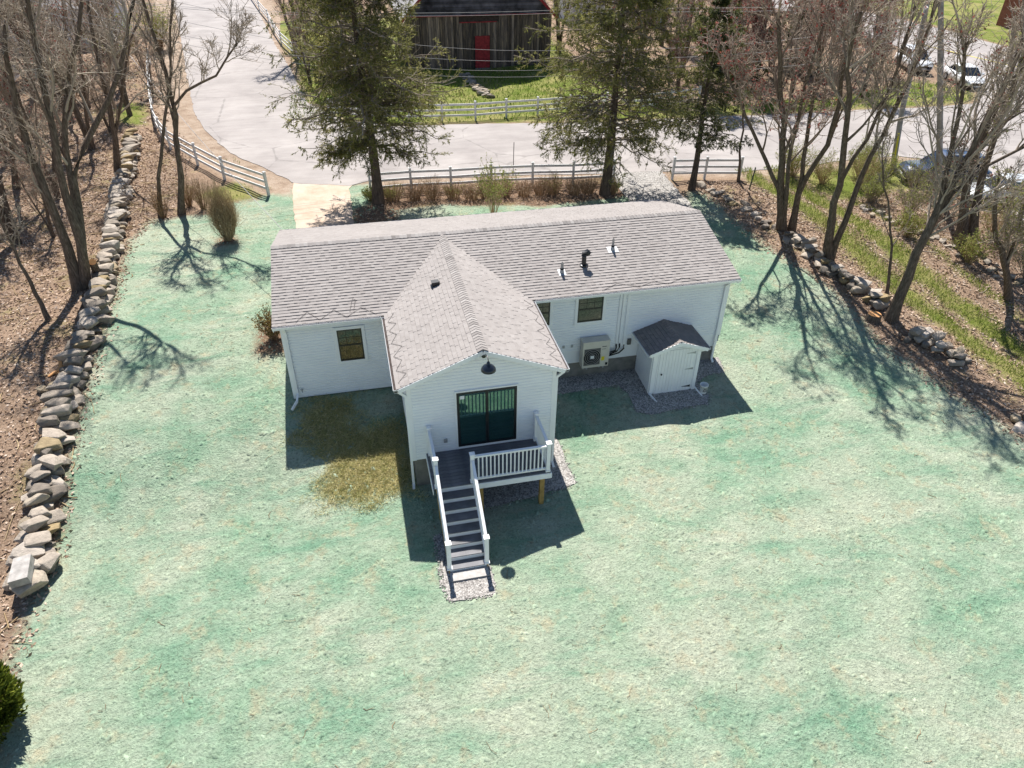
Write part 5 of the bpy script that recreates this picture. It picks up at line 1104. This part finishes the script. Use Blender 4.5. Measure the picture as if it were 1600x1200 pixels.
mb = MB(); mb.beam((12.67, 20.35, .9), (12.7, 20.35, 2.75), .035, .035); o = mb.build('marker_stake', M['cable']); tag(o, 'thin dark stake standing at the road behind the leafing shrub', 'stake')

#=====POLES AND WIRES=====
pl = thing('utility_pole', (35.45, 11.87, 1.0), 'grey wooden utility pole leaning by the navy car', 'utility pole', 'utility poles')
mb = MB(); mb.tube([(35.5, 11.86, .7), (35.45, 11.87, 1.0), (33.66, 12.29, 6.36), (32.14, 12.64, 10.81), (31.7, 12.74, 12.2)], [.17, .17, .15, .13, .12], 14); mb.build('pole', M['pole'], pl, True)
mb = MB(); mb.beam((30.9, 12.2, 11.5), (32.9, 13.1, 11.6), .09, .11); mb.build('crossarm', M['pole'], pl)
p2 = thing('utility_pole', (35.8, 16.44, 1.0), 'pale utility pole with yellow guard at the road edge', 'utility pole', 'utility poles')
mb = MB(); mb.tube([(35.85, 16.43, .7), (35.8, 16.44, 1.0), (35.27, 16.57, 4.51), (35.0, 16.63, 8.3), (34.75, 16.68, 10.9)], [.16, .16, .15, .13, .12], 14); mb.build('pole', M['pole'], p2, True)
mb = MB(); mb.tube([(35.4, 15.9, 1.0), (35.25, 16.2, 3.2)], .05, 8); mb.build('guy_guard', M['yellow'], p2); mb = MB(); mb.beam((34.2, 15.8, 9.9), (35.4, 17.5, 9.9), .09, .11); mb.build('crossarm', M['pole'], p2)
p3 = thing('utility_pole', (-27, 27, 1.0), 'utility pole beyond the left woods carrying the road wires', 'utility pole', 'utility poles')
mb = MB(); mb.tube([(-27, 27, .5), (-27, 27, 15.5)], [.17, .13], 14); mb.build('pole', M['pole'], p3, True); mb = MB(); mb.beam((-27, 26, 15), (-27, 28, 15), .09, .11); mb.build('crossarm', M['pole'], p3)
wires = [('uppermost', 9.75, 9.45, 10.3, 21.6), ('second', 9.55, 9.2, 10.15, 22.2), ('third', 9.2, 7.35, 9.6, 22.0), ('fourth', 8.4, 6.8, 9.0, 22.0), ('fifth', 7.75, 6.3, 8.5, 22.0), ('lowest', 7.35, 5.95, 8.0, 22.0)]
for nm, za, zb, zc, y in wires:
    # parabola through x=0, x=14 and the right pole
    A = np.array([[0, 0, 1], [196, 14, 1], [34.9**2, 34.9, 1]]); co = np.linalg.solve(A, np.array([za, zb, zc]))
    pts = []
    for x in np.linspace(0, 34.9, 24): pts.append((x, y-(y-16.7)*sst(15, 34.9, x), float(co@np.array([x*x, x, 1]))))
    x0, sl0 = 0, co[1]
    left = [(x, y+(27-y)*(x/-27)**1.5 if x < 0 else y, za+sl0*x+(15-za+sl0*27)*(x/27)**2) for x in np.linspace(-27, -1.5, 14)]
    mb = MB(); mb.tube(left+pts, .009, 5); o = mb.build('power_line', M['wire']); tag(o, f'{nm} of the wires strung across the road before the barn', 'cable', 'wires over the road')
mb = MB(); a, b = Vector((-12.5, 36, 9.5)), Vector((.12, 7.5, 3.95)); mb.tube([a.lerp(b, t)-Vector((0, 0, 2.2*t*(1-t))) for t in np.linspace(0, 1, 20)], .012, 6); o = mb.build('service_line', M['wire']); tag(o, 'pale service cable running down to the left front roof corner', 'cable')

#=====BARN=====
barn = thing('barn', (15.7, 47.5, 1.0), 'weathered dark board barn with red door across the road', 'barn')
bx0, bx1, byf, byb, bz0, bze = 9.3, 22.3, 47.2, 57.2, .7, 5.35
bxm, bzr = (bx0+bx1)/2, bze+6.3
mb = MB(); mb.box(bx0+.05, bx1-.05, byf+.05, byb, bz0, bze); mb.prism([(bx0+.05, byf+.05, bze), (bx1-.05, byf+.05, bze), (bxm, byf+.05, bzr-.15)], (0, byb-byf-.05, 0)); mb.build('core', M['gutter_in'], barn)
x = bx0
while x < bx1-.05:
    wd = random.uniform(.20, .30); x1 = min(x+wd, bx1)
    zt = bze-.02; zb = bz0
    mb = MB(); yo = byf+random.uniform(-.012, .02); segs = [(zb, zt)]
    if x1 > 14.0 and x < 17.3: segs = [(zb, zt-.55)]
    if x1 > 15.35 and x < 16.65: segs = [(3.65, zt-.55)]
    for a, b in segs: mb.box(x+.012, x1-.012, yo, yo+.03, a+random.uniform(0, .05), b)
    mb.build('board', M['board'], barn); x = x1
mb = MB(); mb.box(14.0, 17.3, byf-.02, byf+.01, bze-.62, bze-.54); mb.box(13.95, 17.35, byf-.019, byf+.01, bze-.08, bze+.0); mb.build('opening_trim', M['red'], barn)
mb = MB(); mb.box(15.42, 16.58, byf-.01, byf+.03, 1.02, 3.60); bd = mb.build('door', M['red'], barn)
mb = MB(); mb.box(15.35, 15.42, byf-.02, byf+.03, 1.0, 3.66); mb.box(16.58, 16.65, byf-.02, byf+.03, 1.0, 3.66); mb.box(15.42, 16.58, byf-.019, byf+.03, 3.60, 3.66); mb.build('frame', M['red'], bd)
mb = MB(); mb.box(15.3, 16.7, byf-.3, byf, .9, 1.02); mb.build('doorstep', M['concrete'], barn)
zc = bze+.03
while zc < bzr-.3:   # horizontal weathered clapboards fill the gable
    f0 = (zc-bze)/(bzr-bze); f1 = (zc+.22-bze)/(bzr-bze); e0, e1 = (bxm-bx0)*(1-f0), (bxm-bx0)*(1-f1)
    mb = MB(); mb.prism([(bxm-e0, byf-.10, zc), (bxm+e0, byf-.10, zc), (bxm+e1, byf-.03, zc+.22), (bxm-e1, byf-.03, zc+.22)], (0, .06, 0)); mb.build('clapboard', M['clap'], barn); zc += .21
for sg in (-1, 1):
    xe = bxm+sg*(bxm-bx0+.4); ze_ = bze-.38; P = [(xe, byf-.3, ze_), (bxm, byf-.3, bzr), (bxm, byb+.3, bzr), (xe, byb+.3, ze_)]
    mb = MB(); mb.prism(P if sg < 0 else P[::-1], (0, 0, .14)); mb.build('roof', M['farroof'], barn)
    mb = MB(); mb.beam((xe, byf-.33, ze_-.02), (bxm, byf-.33-.002*sg, bzr-.02), .05, .2); mb.build('rake_board', M['red'], barn)
mb = MB(); mb.box(bx0, bx1, byf-.14, byf-.04, bze-.06, bze+.02); mb.build('belt_board', M['red'], barn)
# pale house in the upper left, brick building in the upper right
def far_house(name, x0, x1, y0, y1, he, hr, wallm, label, rot=0):
    h_ = thing(name, ((x0+x1)/2, (y0+y1)/2, 1.0), label, 'house')
    ym = (y0+y1)/2; mb = MB(); mb.box(x0, x1, y0, y1, .6, he); mb.prism([(x0, y0, he), (x0, y1, he), (x0, ym, hr-.1)], (x1-x0, 0, 0)); mb.build('wall', M[wallm], h_)
    for s in (0, 1):
        mb = MB(); ye_ = y0-.4 if s == 0 else y1+.4; ze_ = he-.15; P = [(x0-.4, ye_, ze_), (x1+.4, ye_, ze_), (x1+.4, ym, hr), (x0-.4, ym, hr)]; mb.prism(P if s == 0 else P[::-1], (0, 0, .12)); mb.build('roof', M['farroof'], h_)
    for x in np.arange(x0+1.2, x1-1.2, 2.6):
        mb = MB(); mb.box(x-.08, x+1.08, y0-.04, y0-.005, 1.9, 3.4); wn = mb.build('window', M['trim'], h_); mb = MB(); mb.box(x, x+1, y0-.05, y0-.0405, 2.0, 3.3); mb.build('pane', M['glass'], wn)
    return h_
far_house('neighbour_house', -27, -17.5, 62, 70, 4.6, 7.0, 'farwall', 'pale house with grey roof behind the upper left trees')
far_house('neighbour_house', -31, -23, 44, 51, 4.2, 6.6, 'farwall', 'second pale house at the upper left corner behind trees')
far_house('brick_building', 80, 100, 47, 58, 4.0, 6.0, 'brick', 'low brick building at the upper right corner')
far_house('neighbour_house', 30, 42, 66, 74, 4.5, 7.0, 'farwall', 'pale house at the top edge behind the bare trees')

#=====CARS=====
def car(name, label, loc, rz, pm, suv=False, group='parked cars'):
    t = thing(name, (0, 0, 0), label, 'car', group)
    Lh = 2.3; belt = .92 if not suv else 1.05; roof = 1.45 if not suv else 1.78
    # body: lofted sections (x, half width, bottom, top)
    if suv: secs = [(-2.3, .72, .45, .85), (-2.25, .84, .32, 1.0), (-1.6, .92, .25, 1.05), (0, .94, .24, 1.04), (1.2, .93, .25, 1.02), (2.0, .88, .28, .96), (2.28, .78, .38, .84), (2.34, .66, .45, .72)]
    else: secs = [(-2.3, .68, .42, .78), (-2.22, .82, .30, .93), (-1.5, .89, .22, .95), (0, .91, .2, .92), (1.1, .90, .21, .88), (1.9, .84, .24, .78), (2.25, .72, .32, .66), (2.32, .58, .4, .58)]
    V, Fq = [], []; n = 10
    for (x, hw, zb, zt) in secs:
        zm = (zb+zt)/2
        for (yy, zz) in ((-.80, zb), (-.98, zb+.12*(zt-zb)), (-1.0, zm), (-.97, zb+.8*(zt-zb)), (-.86, zt), (.86, zt), (.97, zb+.8*(zt-zb)), (1.0, zm), (.98, zb+.12*(zt-zb)), (.80, zb)): V.append((x, yy*hw, zz))
    for i in range(len(secs)-1):
        for k in range(n): Fq.append((i*n+k, i*n+(k+1) % n, (i+1)*n+(k+1) % n, (i+1)*n+k))
    mb = MB(); mb.add(V, Fq+[tuple(range(n)), tuple(reversed(range((len(secs)-1)*n, len(secs)*n)))]); body = mb.build('body', pm, t, True)
    # glasshouse
    c = [(-2.0 if suv else -1.75, .72, belt-.02), (1.15 if not suv else 1.2, .76, belt-.04)]; tp = [(-1.75 if suv else -1.05, .62, roof-.06), (.35 if not suv else .45, .63, roof-.05)]
    (xb, wb, zb), (xf, wf, zf) = c; (xtb, wtb, ztb), (xtf, wtf, ztf) = tp
    def quad(nm, pts, off):
        mb = MB(); mb.prism(pts, off); return mb.build(nm, M['carglass'], t)
    quad('windscreen', [(xf, -wf, zf), (xf, wf, zf), (xtf, wtf, ztf), (xtf, -wtf, ztf)], (-.02, 0, -.02)); quad('rear_window', [(xb, wb, zb), (xb, -wb, zb), (xtb, -wtb, ztb), (xtb, wtb, ztb)], (.02, 0, -.02))
    for s in (-1, 1): quad('side_window', [(xb, s*wb, zb), (xf, s*wf, zf), (xtf, s*wtf, ztf), (xtb, s*wtb, ztb)], (0, -s*.02, 0))
    mb = MB(); mb.add([(xtb-.04, -wtb-.02, ztb), (xtf+.05, -wtf-.02, ztf), (xtf+.05, wtf+.02, ztf), (xtb-.04, wtb+.02, ztb), (xtb+.1, -wtb+.1, roof), (xtf-.1, -wtf+.1, roof+.01), (xtf-.1, wtf-.1, roof+.01), (xtb+.1, wtb-.1, roof)], [(0, 3, 2, 1), (4, 5, 6, 7), (0, 1, 5, 4), (1, 2, 6, 5), (2, 3, 7, 6), (3, 0, 4, 7)]); mb.build('roof_panel', pm, t)
    mb = MB()
    for s in (-1, 1):
        mb.beam((xf, s*wf, zf), (xtf, s*wtf, ztf), .05, .05); mb.beam((xb, s*wb, zb), (xtb, s*wtb, ztb), .07, .06); xm = -.35; mb.beam((xm, s*(wb+.03), zb), (xm-.05, s*(wtb+.02), ztb), .07, .03)
    mb.build('pillars', pm, t)
    if suv:
        for s in (-1, 1): mb = MB(); mb.beam((-1.6, s*.55, roof+.06), (.3, s*.55, roof+.06), .04, .04); mb.build('roof_rack', M['galv'], t)
    for x in (-1.38, 1.42):
        for s in (-1, 1):
            R0 = .33 if not suv else .38; mb = MB(); yy = s*.84
            prof = [(R0*.62, -.1), (R0*.95, -.1), (R0, -.06), (R0, .06), (R0*.95, .1), (R0*.62, .1)]
            for (r, q) in prof:
                for k in range(18): a = 2*math.pi*k/18; mb.v.append((x+r*math.cos(a), yy+q, R0+r*math.sin(a)))
            for i in range(5):
                for k in range(18): mb.f.append((i*18+k, i*18+(k+1) % 18, (i+1)*18+(k+1) % 18, (i+1)*18+k)); mb.t.append(.5)
            wh = mb.build('wheel', M['rubber'], t); mb = MB(); mb.tube([(x, yy-.085, R0), (x, yy+.085, R0)], R0*.63, 14); mb.build('rim', M['galv'], wh)
    zl = secs[-2][3]-.1
    for s in (-1, 1):
        mb = MB(); mb.prism([(2.02, s*.86, zl-.02), (2.29, s*.62, zl-.06), (2.27, s*.60, zl+.06), (2.0, s*.82, zl+.1)], (.02, s*.02, .01)); mb.build('headlight', M['galv'], t)
        mb = MB(); mb.box(-2.315, -2.24, s*.72-.1, s*.72+.1, zl, zl+.16); mb.build('tail_light', M['red'], t)
        mb = MB(); mb.box(.75, .92, s*.98-.09, s*.98+.09, belt, belt+.13); mb.build('mirror', pm, t)
    mb = MB(); mb.box(2.25, 2.345, -.42, .42, zl-.2, zl-.02); mb.build('grille', M['black'], t); mb = MB(); mb.box(2.3, 2.36, -.24, .24, zl-.3, zl-.2); mb.build('number_plate', M['paper'], t)
    t.location = loc; t.rotation_euler = (0, 0, rz); return t
car('parked_car', 'white sedan facing the camera on the far right road', (55.3, 33.9, 1.04), R(-105), M['car_white'])
car('parked_car', 'second white car behind the first at the grass island', (54.6, 39.6, 1.04), R(-105), M['car_white'], True)
car('parked_car', 'navy car with roof rails beside the utility pole', (36.9, 13.6, 1.0), R(160), M['car_blue'], True)
car('parked_car', 'silver white car parked behind the dark double trunk', (38.2, 10.2, 1.0), R(165), M['car_silver'])
car('parked_car', 'white car nearest the right edge behind leafing bushes', (38.2, 6.6, 1.0), R(165), M['car_white'])

#=====SCATTER=====
def scatter(name, n, xr, yr, accept, mat, kind_label, cat, ln, wd, up, flat=False, seed=1, sp=.4, zoff=0.):
    r = np.random.default_rng(seed); P = np.stack([r.uniform(*xr, n), r.uniform(*yr, n)], 1); P = P[accept(P)]
    z = ground_zv(P[:, 0], P[:, 1])+zoff; C = np.c_[P, z]; m_ = len(C)
    if flat: D = np.c_[r.normal(size=(m_, 2)), r.uniform(-.1, .35, m_)]
    else: D = np.c_[r.normal(size=(m_, 2))*sp, np.full(m_, up)]
    D /= np.linalg.norm(D, axis=1)[:, None]
    V, Fq = quads_at(C, D, ln, wd, r); o = mesh_np(name, V, Fq, mat, np.clip(r.normal(.5, .27, m_), 0, 1)); return tag(o, kind_label, cat, kind='stuff')
def is_litter(P): return (sdist(P, LAWN) < .12+np.abs(np.random.default_rng(5).normal(0, .22, len(P)))) & (sdist(P, ROAD) < -1.6) & (sdist(P, DRIVE) < 0) & (sdist(P, PATH) < 0) & (np.max([sdist(P, q) for q in GRASS]+[track_sd(P)], 0) < .05)
scatter('leaf_litter', 9000, (-32, -9), (31, 66), is_litter, M['litter'], 'fallen brown leaves in the upper left woods beside the road', 'leaves', .24, .14, 0, True, 214, zoff=.02)
scatter('leaf_litter', 42000, (-20, -6.2), (-12, 32), is_litter, M['litter'], 'fallen brown leaves covering the woods floor on the left', 'leaves', .13, .075, 0, True, 201, zoff=.015)
scatter('leaf_litter', 34000, (22, 37), (-10, 17), is_litter, M['litter'], 'fallen brown leaves covering the ground beyond the right wall', 'leaves', .13, .075, 0, True, 202, zoff=.015)
def is_bed(P): return (sdist(P, BEDS[1]) > -.1) | (sdist(P, BEDS[0]) > 0)
scatter('leaf_litter', 9000, (2, 19), (13, 20), is_bed, M['litter'], 'brown leaf mulch under the dry hedge by the long fence', 'leaves', .10, .05, 0, True, 203, zoff=.012)
def is_track(P): return track_sd(P) > -.05+.28*np.sin(P[:, 0]*3.1+np.sin(P[:, 1]*.8))*np.sin(P[:, 1]*1.7)+np.random.default_rng(3).normal(0, .12, len(P))
scatter('grass', 40000, (25.8, 33), (-10, 18), is_track, M['olivegrass'], 'green grass strips along the track right of the wall', 'grass', .20, .03, 1, False, 204, .5)
def is_far(P): return (sdist(P, GRASS[0]) > .1) & ~((P[:, 0] > 9) & (P[:, 0] < 22.5) & (P[:, 1] > 47))
scatter('grass', 36000, (-2, 56), (28, 60), is_far, M['grass'], 'green grass field across the road around the barn', 'grass', .26, .06, 1, False, 205, .5)
def is_small(P): return np.max([sdist(P, q) for q in GRASS[1:3]+GRASS[4:6]], 0) > 0
scatter('grass', 16000, (-19, 39), (12, 42), is_small, M['olivegrass'], 'green grass tufts by the left fence and roadside', 'grass', .20, .035, 1, False, 206, .5)
def is_patch(P):
    return sdist(P, PATCHES[0]) > -.2+.35*np.sin(P[:, 0]*4+1)*np.sin(P[:, 1]*5)+np.random.default_rng(9).normal(0, .22, len(P))
scatter('dry_grass', 30000, (-.5, 4.2), (-5, .3), is_patch, M['drygrass'], 'patch of dry yellow grass left of the rear wing', 'grass', .20, .012, .55, False, 207, .8)
# hydroseed crumbs on the lawn
def crumbs():
    r = np.random.default_rng(208); n = 80000; P = np.stack([r.uniform(-7.5, 26, n), r.uniform(-17, 17, n)], 1)
    inh = (sdist(P, [(-.1, .2), (3.8, .2), (3.8, -4.3), (8.5, -4.3), (8.5, .2), (16.4, .2), (16.4, 7.5), (-.1, 7.5)]) > -.05)
    cl = np.sin(P[:, 0]*1.1+2*np.sin(P[:, 1]*.6))*np.sin(P[:, 1]*1.3+1.5*np.sin(P[:, 0]*.5))
    ok = (sdist(P, LAWN) > .05) & ~inh & (sdist(P, DRIVE) < 0) & (r.uniform(-1.1, 1, n) < cl) & (sdist(P, SHEDBED) < 0) & (sdist(P, STAIRBED) < 0) & (sdist(P, DECKBED) < 0)
    P = P[ok]; n = len(P); z = ground_zv(P[:, 0], P[:, 1]); s = r.uniform(.012, .042, n)*np.where(r.uniform(0, 1, n) < .12, 2.2, 1)
    a = r.uniform(0, 6.28, n); V = np.zeros((n, 5, 3))
    for k in range(4):
        an = a+k*np.pi/2; el = s*(1.5 if k % 2 else .8); V[:, k] = np.stack([P[:, 0]+np.cos(an)*el, P[:, 1]+np.sin(an)*el, z-.005], 1)
    V[:, 4] = np.stack([P[:, 0], P[:, 1], z+s*1.15], 1)
    i = np.arange(n)[:, None]*5; Fq = np.concatenate([np.c_[i, i+1, i+4], np.c_[i+1, i+2, i+4], np.c_[i+2, i+3, i+4], np.c_[i+3, i, i+4]])
    o = mesh_np('mulch_crumbs', V.reshape(-1, 3), Fq, M['clump'], np.tile(np.clip(r.normal(.55, .3, n), 0, 1), 4)); tag(o, 'crumbs of green seeding mulch strewn over the lawn', 'mulch', kind='stuff')
crumbs()
def twigs(name, n, xr, yr, accept, label, seed, ln=(.15, .6), rad=.008, mat='twig'):
    r = np.random.default_rng(seed); P = np.stack([r.uniform(*xr, n), r.uniform(*yr, n)], 1); P = P[accept(P)]; n = len(P)
    a = r.uniform(0, 6.28, n); l = r.uniform(*ln, n)*r.uniform(.4, 1, n); k = 4; s = np.linspace(-.5, .5, k); Q = np.zeros((n, k, 3))
    Q[:, :, 0] = P[:, :1]+np.cos(a)[:, None]*l[:, None]*s+r.normal(size=(n, k))*.02; Q[:, :, 1] = P[:, 1:]+np.sin(a)[:, None]*l[:, None]*s+r.normal(size=(n, k))*.02
    Q[:, :, 2] = ground_zv(Q[:, :, 0].ravel(), Q[:, :, 1].ravel()).reshape(n, k)+rad+r.uniform(0, .03, (n, k)); Rd = np.full((n, k), rad)*r.uniform(.5, 1.2, (n, 1))
    V, Fq = tubes(Q, Rd, 4); o = mesh_np(name, V, Fq, M[mat], np.repeat(r.uniform(0, .8, n), len(Fq)//n)); tag(o, label, 'twigs', kind='stuff')
twigs('fallen_twigs', 420, (-6.5, 24), (-16, 14), lambda P: (sdist(P, LAWN) > .3) & (sdist(P, [(-.1, -4.3), (16.5, -4.3), (16.5, 7.6), (-.1, 7.6)]) < 0), 'small dark twigs scattered over the seeded lawn', 211, (.08, .45), .006, 'drystalk')
twigs('fallen_twigs', 900, (-18, -6.5), (-12, 30), is_litter, 'fallen sticks on the leaf litter in the left woods', 212, (.3, 1.6), .016, 'straw')
twigs('fallen_twigs', 600, (23, 35), (-9, 16), is_litter, 'fallen sticks on the leaf litter beyond the right wall', 213, (.3, 1.4), .015, 'twig')
def pebbles(poly, n, seed, label):
    r = np.random.default_rng(seed); A = np.array(poly); P = np.stack([r.uniform(A[:, 0].min()-.1, A[:, 0].max()+.1, n), r.uniform(A[:, 1].min()-.1, A[:, 1].max()+.1, n)], 1); P = P[sdist(P, poly) > -.10*r.uniform(0, 1, n)]; n = len(P)
    z = ground_zv(P[:, 0], P[:, 1])+.03; s = r.uniform(.012, .032, n); a = r.uniform(0, 6.28, n); V = np.zeros((n, 5, 3))
    for k in range(4): V[:, k] = np.stack([P[:, 0]+np.cos(a+k*1.57)*s*1.2, P[:, 1]+np.sin(a+k*1.57)*s*r.uniform(.7, 1.2, n), z-.006], 1)
    V[:, 4] = np.stack([P[:, 0], P[:, 1], z+s*.8], 1); i = np.arange(n)[:, None]*5
    o = mesh_np('pebbles', V.reshape(-1, 3), np.concatenate([np.c_[i, i+1, i+4], np.c_[i+1, i+2, i+4], np.c_[i+2, i+3, i+4], np.c_[i+3, i, i+4]]), M['pebble'], np.tile(r.uniform(0, 1, n), 4)); tag(o, label, 'gravel', kind='stuff')
pebbles(SHEDBED, 9000, 221, 'loose crushed stone around the shed and under the heat pump'); pebbles(DECKBED, 5000, 222, 'loose crushed stone beside the wing and under the deck'); pebbles(STAIRBED, 3500, 223, 'loose crushed stone at the bottom of the stairs'); pebbles(PATH, 8000, 224, 'loose crushed stone on the front path')
